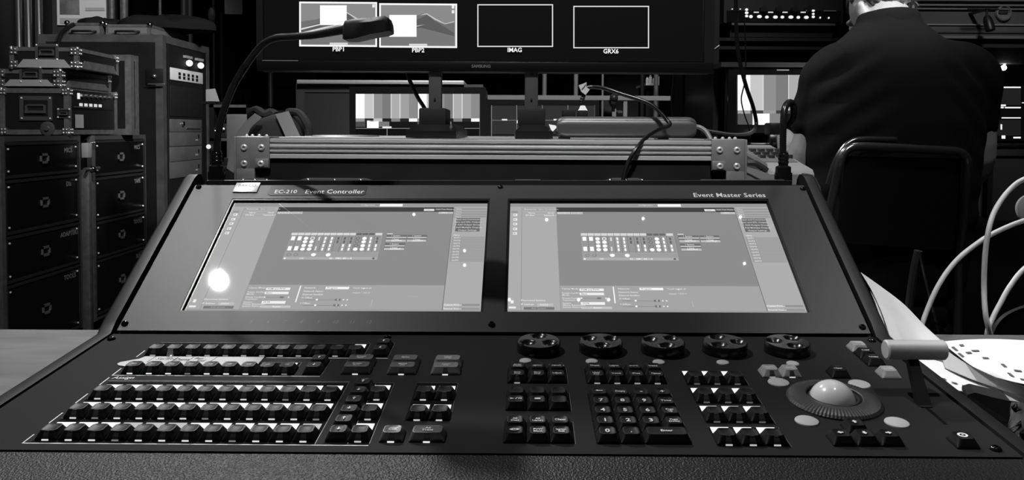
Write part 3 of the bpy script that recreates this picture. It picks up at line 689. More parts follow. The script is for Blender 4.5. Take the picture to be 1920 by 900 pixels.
win(561, 3, 707, 87, 1, '', True); win(711, 6, 857, 89, 1, '', True)
for x0, y0, x1, y1 in ((895, 8, 1037, 88), (1075, 11, 1217, 90.5)):
    w_ = 2.0
    for a in ((x0, y0, x1, y0+w_), (x0, y1-w_, x1, y1), (x0, y0, x0+w_, y1), (x1-w_, y0, x1, y1)): im.r(*a, 225, 3)
# dune pictures in the two left windows
for ox, oy in ((0, 0), (149, 2)):
    g = lambda pts: [(x+ox, y+oy) for x, y in pts]
    im.poly(g([(565, 40), (590, 37), (615, 30), (638, 26), (650, 24), (665, 36), (680, 42), (703, 38), (703, 83), (565, 83)]), 112, 2)
    im.poly(g([(565, 52), (600, 43), (640, 32), (652, 25), (665, 36), (690, 52), (703, 60), (703, 83), (565, 83)]), 92, 3)
    im.poly(g([(565, 62), (600, 56), (640, 50), (703, 66), (703, 83), (565, 83)]), 118, 4)
    im.poly(g([(565, 53), (600, 45), (625, 38), (600, 47), (565, 56)]), 225, 5); im.poly(g([(565, 61), (610, 50), (648, 44), (610, 53), (565, 64)]), 215, 6)
    im.poly(g([(638, 27), (651, 23), (668, 33), (685, 42), (703, 38), (703, 39.5), (685, 43.5), (667, 35), (651, 25)]), 205, 6)
    im.r(618+ox, 80+oy, 652+ox, 84+oy, 215, 7)
    im.r(698+ox, 8+oy, 703+ox, 14+oy, 235, 7)
im.r(600, 10, 650, 47, 255, 8); im.r(730, 28, 781, 69, 255, 8); im.r(847, 19, 852, 25, 235, 8)
for s_, x, y in (('PBP1', 635, 92.5), ('PBP2', 784, 94.5), ('IMAG', 965, 94), ('GRX6', 1145.5, 96.5)): im.t(s_, x, y, 8.2, 250, 9, .02)
part(im.mb, 'screen_image', tv, smooth=False)
lg = MB(); lg.text('SAMSUNG', .0083, Matrix.Translation(P(902, 124.5, TY-.0046)) @ FRONT, mat('logo_grey', .09, .4), .02); part(lg, 'printed_lettering', tv, smooth=False)
for pa, pb, ba, bb in ((803, 827, 762, 856), (984, 1009, 966, 1036)):
    xa, xb = P(pa, 200, TY).x, P(pb, 200, TY).x; g = MB(); g.box(xa, xb, TY+.004, TY+.03, cz+.01, tz0+.2, mat('satin_post', .035, .45), .003)
    g.cyl(((xa+xb)/2, TY+.006, P(900, 186, TY).z), ((xa+xb)/2, TY+.001, P(900, 186, TY).z), .002, blkmatte, 10)
    po = part(g, 'stand_post', tv)
    xs, xe = P(ba, 255, 1.43).x, P(bb, 255, 1.43).x; xc = (xa+xb)/2; g = MB(); zm = P(800, 203, 1.55).z; zc_ = P(800, 233, 1.50).z
    g.loft([[(xs, 1.42, cz+.002), (xe, 1.42, cz+.002), (xe, 1.78, cz+.002), (xs, 1.78, cz+.002)], [(xs, 1.42, cz+.015), (xe, 1.42, cz+.015), (xe, 1.78, cz+.015), (xs, 1.78, cz+.015)],
            [(xs+.012, 1.49, zc_), (xe-.012, 1.49, zc_), (xe-.012, 1.74, zc_), (xs+.012, 1.74, zc_)]], rub)
    g.box(xc-.027, xc+.026, 1.52, 1.63, zc_-.002, zm, blkmatte, .004); part(g, 'stand_foot', tv)
# shiny folded clip and white card beside the feet
g = MB(); a, b, c = P(845, 233, 1.46), P(836, 256, 1.46), P(859, 254, 1.46)
g.loft([[a, b, c], [a+Vector((0, .03, 0)), b+Vector((0, .03, 0)), c+Vector((0, .03, 0))]], steel); g.ball(P(846, 251, 1.455), .006, chrome, 10); tag(g.build('binder_clip'), 'small shiny folded metal clip beside the left monitor foot', 'clip')
g = MB(); g.loft([[P(1029, 233, 1.47), P(1041, 235, 1.47), P(1045, 238, 1.47), P(1035, 248, 1.47)], [P(1029, 233, 1.472), P(1041, 235, 1.472), P(1045, 238, 1.472), P(1035, 248, 1.472)]], paper)
tag(g.build('paper_tag', smooth=False), 'small white tag leaning against the right monitor foot', 'tag')
cable('monitor_lead', [P(760, 120, 1.62), P(768, 150, 1.62), P(783, 182, 1.62), P(797, 205, 1.62), P(802, 225, 1.6)], .0042, 'black lead hanging from the wide monitor to its left foot')

# ------------------------------------------------------------------ power strip with plugs on the case
PY = 1.47
sx0, sx1 = P(1043, 240, PY).x, P(1300, 240, PY).x; sz0 = cz+.004; sz1 = P(1170, 219, PY).z; hz = (sz1-sz0)/2
ps = empty('power_strip', ((sx0+sx1)/2, PY, cz+.001), 'long grey power strip with rounded ends on the road case top', 'power strip')
g = MB(); rings = []; hw_ = .026
for x, s_ in ((sx0, .62), (sx0+.003, .8), (sx0+.010, .95), (sx0+.018, 1), (sx1-.018, 1), (sx1-.010, .95), (sx1-.003, .8), (sx1, .62)):
    rg = []
    for yy, zz in ((-1, -.55), (-.95, -.8), (-.7, -1), (.7, -1), (1, -.6), (1, .6), (.7, 1), (-.7, 1), (-.88, .9), (-.97, .66), (-.94, .62), (-.97, .58), (-1, .2)): rg.append((x, PY+hw_*yy*(.9+.1*s_), (sz0+sz1)/2+hz*zz*s_))
    rings.append(rg)
g.loft(rings, mat('grey_strip_plastic', .034, .4, .1), cap0=True, cap1=True); part(g, 'strip_body', ps, ang=50)
for px_ in (1058, 1240): g = MB(); x = P(px_, 258, PY).x; g.box(x-.01, x+.01, PY-.02, PY+.02, cz+.001, sz0+.001, rub); part(g, 'rubber_foot', ps)
for pa, pb, ztop in ((1054, 1078, 206), (1083, 1101, 207)):
    xa, xb = P(pa, 210, PY).x, P(pb, 210, PY).x; g = MB(); g.box(xa, xb, PY-.012, PY+.012, sz1-.001, P(1060, ztop, PY).z, blkmatte, .002)
    if pa == 1083:
        x = (xa+xb)/2; z0 = P(1090, 208, PY).z; z2 = P(1090, 198, PY).z
        g.loft([[(xa, PY-.01, z0), (xb, PY-.01, z0), (xb, PY+.01, z0), (xa, PY+.01, z0)], [(x-.004, PY-.005, z2), (x+.004, PY-.005, z2), (x+.004, PY+.005, z2), (x-.004, PY+.005, z2)]], rub)
        g.tube([(x, PY, z2-.002), P(1091, 190, PY), P(1094, 180, PY)], .0042, rub, 8, rib=(.0022, .14))
    tag(g.build('power_plug'), 'square black plug in the left end of the grey power strip' if pa == 1054 else 'black plug with ribbed cord rising beneath the white tag', 'plug')
lead = [P(1094, 181, PY), P(1098, 166, PY), P(1112, 163, PY), P(1135, 166, PY-.01), P(1165, 176, PY-.02), P(1200, 187, PY-.03), P(1222, 197, PY-.035), P(1240, 213, PY-.04), P(1252, 227, PY-.045), P(1256, 232, PY-.05), P(1252, 237, PY-.055), P(1235, 243, PY-.065), P(1212, 258, 1.37), P(1194, 278, 1.345), P(1178, 305, 1.34), P(1168, 340, 1.335), P(1164, 380, 1.33)]
cable('power_lead', lead, .0038, 'black lead from the tagged plug looping over the strip and down the case front', n=10)
g = MB(); c0 = P(1096, 166, PY-.006); q = [P(1085, 160, PY-.008), P(1100, 154, PY-.008), P(1099, 163, PY-.008), P(1106, 168, PY-.008), P(1098, 178, PY-.008), P(1090, 172, PY-.008)]
g.loft([q, [v+Vector((0, .003, 0)) for v in q]], label); g.tube([P(1091, 167, PY-.009), P(1095, 163, PY-.009), P(1098, 158, PY-.009)], .0006, ink, 6); tl = tag(g.build('cable_tag', smooth=False), 'pale folded tag wrapped round the black lead above the power strip', 'tag')
cable('grey_lead', [P(1299, 237, PY), P(1312, 239, PY), P(1324, 247, PY-.01), P(1333, 262, PY-.02)], .0045, 'short grey lead leaving the right end of the power strip', mat('grey_rubber', .07, .5))

# ------------------------------------------------------------------ goosenecks on the console
GY = 1.135
def xlr(par, x, y, zb, zt, r):
    g = MB(); z = zb; h = zt-zb
    g.lathe([(r, 0), (r, h*.62), (r*.98, h*.64), (r*.82, h*.66), (r*.62, h*.67), (r*.62, h)], (x, y, zb), gloss, n=28)
    for k in range(3): g.lathe([(r*.62, 0), (r*.68, .001), (r*.68, .003), (r*.62, .004)], (x, y, zb+h*(.72+.09*k)), gloss, n=24)
    for a in (-.9, .9): g.box(x+a*r-.002, x+a*r+.002, y-.005, y+.003, zb+h*.2, zb+h*.5, gloss, .0008)
    for a in (-.5, .3): g.ball((x+a*r, y-r*.85, zb+.004), .0013, chrome, 8)
    return part(g, 'connector', par)
zb_ = P(407, 346, GY).z
gl = empty('gooseneck_lamp', (P(407, 345, GY).x, GY, zb_), 'black gooseneck lamp at the left, arching up over the wide monitor', 'lamp')
xlr(gl, P(407, 345, GY).x, GY, zb_-.012, P(407, 283, GY).z, .0112)
path = [P(407, 290, GY), P(408, 262, GY), P(414, 228, GY), P(425, 192, GY), P(441, 155, GY), P(463, 120, GY-.02), P(490, 86, GY-.04), P(515, 72, GY-.06), P(545, 69, GY-.08), P(585, 66, GY-.1), P(620, 60, GY-.12), P(652, 54, GY-.14)]
g = MB(); g.tube(path[:6], .0052, mat('ribbed_gooseneck', .02, .22, .4), 10, rib=(.0017, .07)); part(g, 'gooseneck', gl, ang=60)
g = MB(); g.tube(path[4:], lambda t: .0048 if t < .6 else .0048+.0035*(t-.6), blk, 10); part(g, 'arm', gl)
g = MB(); Yh = GY-.15
def hring(px_, yt, yb, dy):
    a, b = P(px_, yt, Yh), P(px_, yb, Yh); return [Vector((a.x, Yh-dy, b.z)), Vector((a.x, Yh-dy, a.z-.006)), Vector((a.x, Yh-dy*.7, a.z)), Vector((a.x, Yh+dy*.7, a.z)), Vector((a.x, Yh+dy, a.z-.006)), Vector((a.x, Yh+dy, b.z))]
g.loft([hring(645, 49, 74, .008), hring(650, 41, 77, .015), hring(668, 38, 76, .019), hring(700, 36, 68, .022), hring(724, 33, 64, .022), hring(731, 36, 62, .02), hring(735, 46, 61, .016)], mat('lamp_head_plastic', .008, .4, 0, .3)); hd = part(g, 'lamp_head', gl, ang=40)
GR = 1.115; zr = P(1468, 345, GR).z
gr = empty('gooseneck_lamp', (P(1468, 345, GR).x, GR, zr), 'short black gooseneck folded over on itself at the console right end', 'lamp')
xlr(gr, P(1468, 345, GR).x, GR, zr-.012, P(1468, 286, GR).z, .0108)
p2 = [P(1468, 292, GR), P(1468, 260, GR), P(1469, 230, GR), P(1471, 206, GR+.005), P(1477, 194, GR+.012), P(1484, 193, GR+.02), P(1488, 204, GR+.03), P(1485, 222, GR+.045), P(1474, 234, GR+.06), P(1460, 240, GR+.075)]
g = MB(); g.tube(p2, .0048, MC['ribbed_gooseneck'], 10, rib=(.0016, .07)); part(g, 'gooseneck', gr, ang=60)
g = MB(); a = P(1460, 238, GR+.075); g.box(a.x-.018, a.x+.004, GR+.06, GR+.09, a.z-.012, a.z+.006, mat('lamp_head_plastic', .008, .4, 0, .3), .003); part(g, 'lamp_head', gr)

# ------------------------------------------------------------------ left stacks of cases
LX = -2.05
def drawer_case(name, y0, y1, z1, divs, words, label):
    c = empty(name, (LX-.3, (y0+y1)/2, 0.03), label, 'drawer case', None)
    part(MB().box(LX-.62, LX-.004, y0, y1, .06, z1-.03, cased), 'panel_box', c)
    mb = MB(); edges(mb, LX-.62, LX, y0, y1, .05, z1, .02, mat('drawer_trim', .10, .5, .4)); part(mb, 'edge_trim', c)
    for i in range(len(divs)-1):
        a, b = divs[i+1]+.012, divs[i]-.012
        g = MB(); g.box(LX-.01, LX+.002, y0+.025, y1-.025, a, b, mat('drawer_face', .006, .4), .002)
        e = mat('drawer_edge', .05, .5, .5)
        for q in ((y0+.02, y1-.02, b-.004, b+.008), (y0+.02, y1-.02, a-.008, a+.004), (y0+.018, y0+.03, a, b), (y1-.03, y1-.018, a, b)): g.box(LX-.005, LX+.005, *q, e)
        d = part(g, 'drawer', c)
        ym, zm = (y0+y1)/2, (a+b)/2; h = MB(); mm = mat('recessed_pull', .25, .45, .5)
        for q in ((ym-.03, ym+.03, zm+.012, zm+.022), (ym-.03, ym+.03, zm-.022, zm-.012), (ym-.03, ym-.022, zm-.022, zm+.022), (ym+.02, ym+.03, zm-.022, zm+.022)): h.box(LX+.002, LX+.008, *q, mm)
        sub(h, 'drawer_latch', d)
        h = MB(); h.text(words[i], .03, Matrix.Translation((LX+.0035, y1-.105, b-.035)) @ SIDE, mat('faded_lettering', .3, .6), .02); sub(h, 'printed_lettering', d, smooth=False)
        for yy in (y0+.045, y1-.045):
            for zz in (a+.02, b-.02):
                h = MB(); h.ball((LX+.004, yy, zz), .005, rivetm, 8); sub(h, 'rivet', d)
    g = MB(); g.box(LX-.02, LX+.006, y0-.004, y0+.02, .05, z1, aluD); 
    for yy in (y0+.08, y1-.08):
        for xx in (LX-.5, LX-.1):
            h = MB(); h.cyl((xx, yy-.012, .03), (xx, yy+.012, .03), .03, rub, 16); h.box(xx-.02, xx+.02, yy-.02, yy+.02, .03, .06, steel); part(h, 'caster', c)
    part(g, 'corner_post', c); return c
zz = lambda py, Y: P(100, py, Y).z
drawer_case('drawer_case', 3.12, 3.70, .965, [.945, .79, .56, .36, .05], ['MICS', 'DIs', 'ADAPTERS', 'TOOLS'], 'tall black drawer case with four labelled drawers at the left edge, under the latched cases')
drawer_case('drawer_case', 3.80, 4.36, .965, [.945, .76, .54, .35, .07], ['MICS', 'TAPE', 'TOOLS', 'XLR'], 'second black drawer case along the aisle, the one next to the tall rack')
# latches and brace between the two drawer cases
g = empty('hinge_post', (LX+.01, 3.75, .2), 'upright grey metal post with shiny clamp between the two drawer cases', 'post')
part(MB().box(LX-.02, LX+.02, 3.735, 3.765, .02, .80, aluD, .003), 'post', g)
h = MB(); h.cyl((LX+.02, 3.70, .805), (LX+.02, 3.83, .805), .008, steel); h.box(LX, LX+.03, 3.71, 3.75, .86, .93, label, .002)
for k in range(3): h.ball((LX+.02, 3.76+.018*k, .93), .006, chrome, 8)
h.ball((LX+.03, 3.755, .805), .014, chrome, 10); part(h, 'clamp', g)
# case with butterfly latches on the stack
AX0, AX1 = -2.36, LX+.005; AY0, AY1 = 3.60, 4.04
za = P(100, 263, AY0).z+.004; zb2 = P(100, 166, AY0).z
cb = case('rack_case', AX0, AX1, AY0, AY1, .9715, zb2, 'black rack case with butterfly latch, its open side showing a row of lit knobs', 'flight case', t=.02, cs=.03)
lt_ = empty
latch(cb, P(68, 205, AY0).x, AY0-.002, P(68, 203, AY0).z, .075); latch(cb, AX1-.02, AY0-.002, P(68, 212, AY0).z, .03)
g = MB(); g.lathe([(.033, 0), (.033, .003), (.026, .005), (.012, .005), (.01, .012)], (P(90, 241, AY0).x, AY0-.002, P(90, 241, AY0).z), mat('medallion_metal', .18, .4, .7), Vector((0, -1, 0)), 24); part(g, 'round_latch', cb)
# lit amplifier facing the aisle
g = MB(); z1 = P(160, 172, 3.8).z; z0 = z1-.085
g.box(AX1-.002, AX1+.002, AY0+.03, AY1-.04, z0, z1, mat('amp_face', .012, .3), .001); af = part(g, 'amplifier', cb)
h = MB(); h.box(AX1+.002, AX1+.004, AY0+.07, AY0+.09, z0+.045, z1-.012, glow(235)); sub(h, 'indicator_light', af)
for k in range(7):
    yy = AY0+.1+.043*k; h = MB(); h.cyl((AX1+.002, yy, z1-.022), (AX1+.014, yy, z1-.022), .0085, steel, 12); sub(h, 'knob', af)
    if k < 5: h = MB(); h.box(AX1+.002, AX1+.003, yy-.014, yy+.014, z0+.012, z0+.026, glow(215)); sub(h, 'indicator_light', af)
g = MB(); g.box(AX1+.002, AX1+.003, AY0+.05, AY0+.12, P(160, 240, 3.7).z, P(160, 215, 3.7).z, label); part(g, 'paper_sticker', cb)
part(MB().box(AX1, AX1+.005, AY0+.04, AY1-.2, P(160, 202, 3.7).z, P(160, 200, 3.7).z, steel), 'drawer_edge', cb)
# two shallow latched cases on top
def lidcase(name, x0, x1, y0, y1, z0, z1, label, rot):
    c = case(name, x0, x1, y0, y1, z0, z1, label, 'flight case', t=.016, cs=.034)
    g = MB(); zc = z0+(z1-z0)*.42; g.prism([(x0+.03, z0+.002), (x1-.03, z0+.002), (x1-.06, zc), (x0+.06, zc)], 'y', y0-.005, y0-.001, mat('pale_aluminium', .45, .42, .3)); part(g, 'front_plate', c)
    g = MB(); g.prism([(y0+.03, z0+.002), (y1-.03, z0+.002), (y1-.06, zc), (y0+.06, zc)], 'x', x1+.001, x1+.004, aluD); part(g, 'side_plate', c)
    latch(c, x1-.135, y0-.002, z1-.022, .052); c.rotation_euler = (0, 0, math.radians(rot)); return c
z3 = P(100, 131, AY0).z
lidcase('shallow_case', -2.37, LX-.03, 3.60, 4.05, zb2+.008, z3, 'shallow black case with chrome corners, lower of the pair on the stack', 0)
lidcase('shallow_case', -2.32, LX+.03, 3.60, 4.03, z3+.008, P(100, 89, AY0).z, 'shallow black case with chrome corners, topmost of the left stack', 4)
# narrow case behind
case('upright_case', -2.55, -1.995, 4.09, 4.17, .968, P(220, 103, 4.09).z, 'plain dark case with aluminium edges standing behind the latched stack', t=.03, corners=False, pm=casep)
# the tall rack
TX0, TX1, TY0, TY1 = P(72, 100, 4.6).x, P(305, 100, 4.6).x, 4.60, 5.30; tz = P(200, 65, 4.6).z
tr_ = case('tall_rack', TX0, TX1, TY0, TY1, .06, tz, 'tall grey rack case with an open side full of rack equipment', 'rack', t=.042, pm=casep, corners=False, em=mat('tall_rack_trim', .12, .5, .5, var=(12, .09, .15)))
for xx in (TX0+.1, TX1-.1):
    for yy in (TY0+.1, TY1-.1): h = MB(); h.cyl((xx-.015, yy, .03), (xx+.015, yy, .03), .03, rub, 16); h.box(xx-.02, xx+.02, yy-.02, yy+.02, .03, .062, steel); part(h, 'caster', tr_)
def side_rect(px0, py0, px1, py1):
    """rectangle on the rack's aisle side from two photo points"""
    def hit(px, py): d = ray(px, py); s = (TX1+.004)/d.x; return d*s+Vector((0, 0, EYE))
    a, b = hit(px0, py0), hit(px1, py1); return a, b
a, b = side_rect(316, 90, 381, 333); part(MB().box(TX1-.02, TX1+.002, a.y, b.y, b.z-.2, a.z+.02, mat('rack_interior', .004, .7)), 'rack_opening', tr_)
def unit(px0, py0, px1, py1, m, nm='rack_unit', d=.006):
    a, b = side_rect(px0, py0, px1, py1); g = MB(); g.box(TX1+.002, TX1+d, a.y, b.y, min(a.z, b.z), max(a.z, b.z), m, .001); return a, b, part(g, nm, tr_)
ru = mat('grey_rack_panel', .14, .5, .3, var=(9, .12, .17))
a, b, u_ = unit(319, 126, 380, 158, mat('bright_vent_panel', .78, .5, 0), 'vent_panel')
for i in range(5):
    for j in range(2):
        yy = a.y+(b.y-a.y)*(.26+.135*i); z_ = a.z-(a.z-b.z)*(.42 if j == 0 else .72)+(0); h = MB(); h.box(TX1+.006, TX1+.0075, yy-.016, yy+.016, z_-.009, z_+.009, blkmatte); sub(h, 'vent_slot', u_)
unit(319, 160, 380, 220, mat('dark_blank_panel', .012, .6), 'blank_panel')
a, b, u_ = unit(318, 223, 378, 247, ru)
h = MB(); h.box(TX1+.006, TX1+.012, a.y+.23, b.y-.03, b.z+.018, b.z+.026, steel); sub(h, 'handle', u_); h = MB(); h.cyl((TX1+.006, a.y+.17, b.z+.05), (TX1+.02, a.y+.17, b.z+.05), .014, chrome, 12); sub(h, 'knob', u_)
for q, (ya, yb) in enumerate(((248, 275), (276, 302), (303, 330))):
    a, b, u_ = unit(318, ya, 378, yb-3, ru)
    h = MB(); h.box(TX1+.006, TX1+.009, b.y-.10, b.y-.07, b.z+.03, b.z+.04, label); h.box(TX1+.006, TX1+.008, b.y-.06, b.y-.045, b.z+.045, b.z+.07, blkmatte); sub(h, 'port', u_)
a, b = side_rect(335, 103, 383, 118)
for q, (yy, m_) in enumerate(((a.y+.12, 0), (a.y+.30, 0))):
    h = MB(); h.box(TX1+.002, TX1+.02, yy-.05, yy+.05, a.z-.01, a.z+.005, label); h.ball((TX1+.02, yy, a.z-.04), .021, glow(255), 12); part(h, 'rack_light', tr_)
g = MB(); a = P(290, 146, TY0-.004); g.box(a.x-.05, a.x+.05, TY0-.006, TY0-.001, a.z-.04, a.z+.055, casep, .002); g.box(a.x-.03, a.x+.07, TY0-.03, TY0-.02, a.z-.042, a.z-.034, steel, .002); g.ball((a.x, TY0-.01, a.z+.01), .012, steel, 10); part(g, 'side_latch', tr_)
# briefcases and cloth on top of it
def brief(x0, x1, y0, y1, z0, z1, label):
    c = case('briefcase', x0, x1, y0, y1, z0, z1, label, 'case', t=.012, pm=mat('silver_shell', .22, .45, .3), em=aluD, corners=False)
    for xx in (x0, x1):
        g = MB(); g.ball((xx, y0, z1), .016, chrome, 10); part(g, 'corner_brace', c)
    g = MB(); g.tube([((x0+x1)/2-.07, y0-.004, z0+.02), ((x0+x1)/2-.05, y0-.03, z0+.02), ((x0+x1)/2+.05, y0-.03, z0+.02), ((x0+x1)/2+.07, y0-.004, z0+.02)], .007, blk, 8); part(g, 'handle', c); return c
zt = tz+.003
brief(P(126, 50, 4.65).x, P(192, 50, 4.65).x, 4.65, 5.1, zt, P(150, 43, 4.65).z, 'small silver briefcase, left one on the tall rack')
brief(P(199, 50, 4.65).x, P(281, 50, 4.65).x, 4.65, 5.2, zt, P(240, 46, 4.65).z, 'silver briefcase partly under black cloth, right one on the tall rack')
def cloth(name, cx, cy, z, rx, ry, hh, label, seed, m):
    mb = MB(); rnd = random.Random(seed); n = 36; k = 14; ph = [rnd.uniform(0, 6.28) for _ in range(6)]; rings = []
    for j in range(k+1):
        t = j/k; rr_ = math.sin(min(t*1.15, 1)*math.pi/2); rings.append([])
        for i in range(n):
            a = 2*math.pi*i/n; w_ = 1+.12*math.sin(3*a+ph[0])+.07*math.sin(7*a+ph[1]); zf = hh*(math.cos(t*math.pi/2)**.6)*(1+.2*math.sin(5*a+ph[2]+3*t)+.12*math.sin(11*a+ph[3]))
            rings[-1].append((cx+rx*rr_*w_*math.cos(a), cy+ry*rr_*w_*math.sin(a), z+max(zf, .0)))
    mb.loft(rings[::-1], m, cap0=True, cap1=True); return tag(mb.build(name, ang=80), label, 'cloth')
cl = mat('black_cloth', .012, .95, 0, .1)
bt = P(240, 44.5, 4.65).z
cloth('folded_jacket', -2.22, 5.0, bt+.002, .30, .20, .08, 'crumpled dark jacket thrown over the right silver briefcase', 3, cl)
cloth('folded_jacket', -2.56, 4.92, P(150, 42, 4.65).z+.002, .12, .18, .05, 'small heap of black cloth on the left silver briefcase', 8, cl)
cable('hanging_strap', [P(140, 45, 4.60), P(128, 52, 4.585), P(116, 62, 4.585), P(109, 80, 4.59), P(106, 90, 4.59)], .012, 'black strap hanging from the top of the tall rack', cl, 'strap')

# ------------------------------------------------------------------ far left background
g = MB(); PY_ = 6.6
g.box(P(107, 30, PY_).x, P(199, 30, PY_).x, PY_, PY_+.01, P(110, 47, PY_).z, 3.05, mat('poster_paper', .5, .6)); po = tag(g.build('wall_poster'), 'pale poster with a dark picture panel behind the tall rack', 'poster')
h = MB(); h.box(P(112, 10, PY_).x, P(149, 10, PY_).x, PY_-.003, PY_-.001, P(110, 27, PY_).z, P(110, -20, PY_).z, mat('poster_ink', .09, .6, var=(9, .05, .16)))
h.box(P(160, 10, PY_).x, P(196, 10, PY_).x, PY_-.003, PY_-.001, P(110, 20, PY_).z, P(110, 14, PY_).z, mat('poster_grey', .3, .6)); h.box(P(112, 10, PY_).x, P(190, 10, PY_).x, PY_-.003, PY_-.001, P(110, 44, PY_).z, P(110, 34, PY_).z, MC['poster_grey']); sub(h, 'printed_picture', po)
g = empty('poster_panel', (P(150, 0, PY_).x, PY_+.08, 0), 'dark freestanding panel behind the pale poster', 'panel')
part(MB().box(P(96, 0, PY_).x, P(215, 0, PY_).x, PY_+.012, PY_+.05, .02, 3.2, mat('dark_panel', .015, .8)), 'board', g)
for px_, Y_, r_, m_, lab in ((36, 5.9, .022, steel, 'leftmost bright upright pipe behind the cases'), (54, 5.9, .024, steel, 'second bright upright pipe behind the cases'), (74, 5.9, .024, steel, 'third bright upright pipe, beside the poster'),
                        (211, 6.2, .022, aluD, 'dull upright pipe just right of the poster'), (232, 6.2, .03, aluD, 'thicker dull upright pipe right of the poster'), (299, 6.4, .012, aluD, 'thin upright rod above the tall rack'),
                        (346, 7.2, .03, mat('dim_pipe', .03, .5, .3), 'dim pipe left of the small white sign'), (357, 7.2, .025, MC.get('dim_pipe'), 'dim pipe nearest the small white sign'), (401, 7.0, .012, MC.get('dim_pipe'), 'thin dim cable conduit below the small white sign'), (507, 7.8, .03, steel, 'grey upright pipe left of the dim brick patch')):
    x = P(px_, 100, Y_).x; o = MB().cyl((x, Y_, 0), (x+.02*(px_ in (232, 299)), Y_, 4.2 if px_ != 507 else 3.5), r_, m_ or aluD, 14).build('upright_pipe'); tag(o, lab, 'pipe')
g = MB(); a = P(420, -20, 7.0); b = P(454, 27, 7.0); g.box(a.x, b.x, 7.0, 7.02, b.z, a.z, mat('dim_sign', .6, .6), .01); g.box(-2.62, -2.6, 7.02, 7.04, 0, b.z+.02, blk); tag(g.build('small_sign'), 'small pale rounded sign hanging high in the dark', 'sign')
g = MB(); a = P(1410-1410+402, 22, 7.0); g.ball(P(397, 28, 6.98), .035, mat('dim_knob', .08, .5), 12, (1, .6, 2)); g.cyl(P(401, 36, 6.985), P(401, 190, 6.985), .008, MC['dim_pipe'], 8); tag(g.build('hanging_microphone'), 'dim oval thing hanging on a thin line beside the small sign', 'cable')
# curtains
g = MB(); n_ = 120
x0, x1 = P(385, 100, 8.6).x, P(500, 100, 8.6).x
top = [(x0+(x1-x0)*i/n_, 8.6+.06*math.sin(i*.9)+.03*math.sin(i*2.3)) for i in range(n_+1)]
g.loft([[(x, y, 0) for x, y in top]+[(x, y+.02, 0) for x, y in top[::-1]], [(x, y, 4.6) for x, y in top]+[(x, y+.02, 4.6) for x, y in top[::-1]]], mat('black_drape', .010, .9, 0, .1)); tag(g.build('stage_drape', ang=80), 'black pleated drape behind the arching lamp', 'curtain')
bk_ = bpy.data.materials.new('dim_brick'); bk_.use_nodes = True; nt = bk_.node_tree; b_ = nt.nodes['Principled BSDF']; bt_ = nt.nodes.new('ShaderNodeTexBrick'); bt_.inputs['Scale'].default_value = 9
bt_.inputs['Color1'].default_value = (.05, .05, .05, 1); bt_.inputs['Color2'].default_value = (.035, .035, .035, 1); bt_.inputs['Mortar'].default_value = (.09, .09, .09, 1)
tc_ = nt.nodes.new('ShaderNodeTexCoord'); mp_ = nt.nodes.new('ShaderNodeMapping'); mp_.inputs['Rotation'].default_value = (math.pi/2, 0, 0); nt.links.new(tc_.outputs['Object'], mp_.inputs[0]); nt.links.new(mp_.outputs[0], bt_.inputs['Vector']); nt.links.new(bt_.outputs[0], b_.inputs['Base Color'])
g = MB(); a = P(512, 120, 8.8); b = P(592, 162, 8.8); g.box(a.x, b.x, 8.8, 8.9, b.z, a.z+1.2, bk_); g.box(a.x, b.x, 8.8, 8.9, 0, b.z-.001, MC['dark_panel']); tag(g.build('brick_pier'), 'dim brick pier seen under the wide monitor at the left', 'wall')
# equipment behind, left of the road case
sr = empty('equipment_shelf', (P(415, 300, 3.4).x, 3.6, 0), 'dark open shelf of electronics left of the road case', 'shelf')
xa, xb = P(392, 200, 3.4).x, P(470, 200, 3.4).x
for py in (196, 259, 340): part(MB().box(xa, xb, 3.4, 3.9, P(400, py, 3.4).z-.012, P(400, py, 3.4).z, aluD), 'shelf_board', sr)
for x in (xa, xb-.02): part(MB().box(x, x+.02, 3.4, 3.9, 0, P(400, 196, 3.4).z, blk), 'shelf_upright', sr)
for k, (px_, py_, w_, h_, v_) in enumerate(((405, 217, 12, 20, .05), (420, 222, 16, 26, .03), (408, 300, 14, 34, .04), (428, 300, 18, 44, .02))):
    a = P(px_, py_, 3.42); s_ = 3.42/F; zb0 = P(400, 259 if py_ < 250 else 340, 3.42).z+.003
    g = MB(); g.box(a.x-w_*s_/2, a.x+w_*s_/2, 3.42, 3.7, zb0, zb0+h_*s_, mat('box_%d' % k, v_, .4), .004); g.ball((a.x, 3.415, zb0+h_*s_*.6), .008, steel, 8)
    tag(g.build('electronics_box'), ['small dark device at the left of the upper shelf', 'darker device at the right of the upper shelf', 'dark device at the left of the lower shelf', 'black device at the right of the lower shelf'][k], 'device')
g = MB(); g.ball(P(391, 275, 3.38), .010, glow(235), 12); g.cyl(P(391, 275, 3.38), P(391, 275, 3.42), .004, blk, 8); tag(g.build('status_lamp'), 'bright round lamp on the equipment shelf', 'lamp')
g = MB(); q = [P(386, 168, 3.5), P(403, 166, 3.5), P(411, 190, 3.45), P(386, 191, 3.45)]; g.loft([q, [v+Vector((0, .004, 0)) for v in q]], mat('dim_paper', .25, .7)); g.box(P(386, 0, 3.5).x, P(411, 0, 3.5).x, 3.44, 3.6, P(400, 194.5, 3.45).z, P(400, 190, 3.45).z, blk); tag(g.build('leaning_paper', smooth=False), 'pale sheet propped on top of the equipment shelf', 'paper')
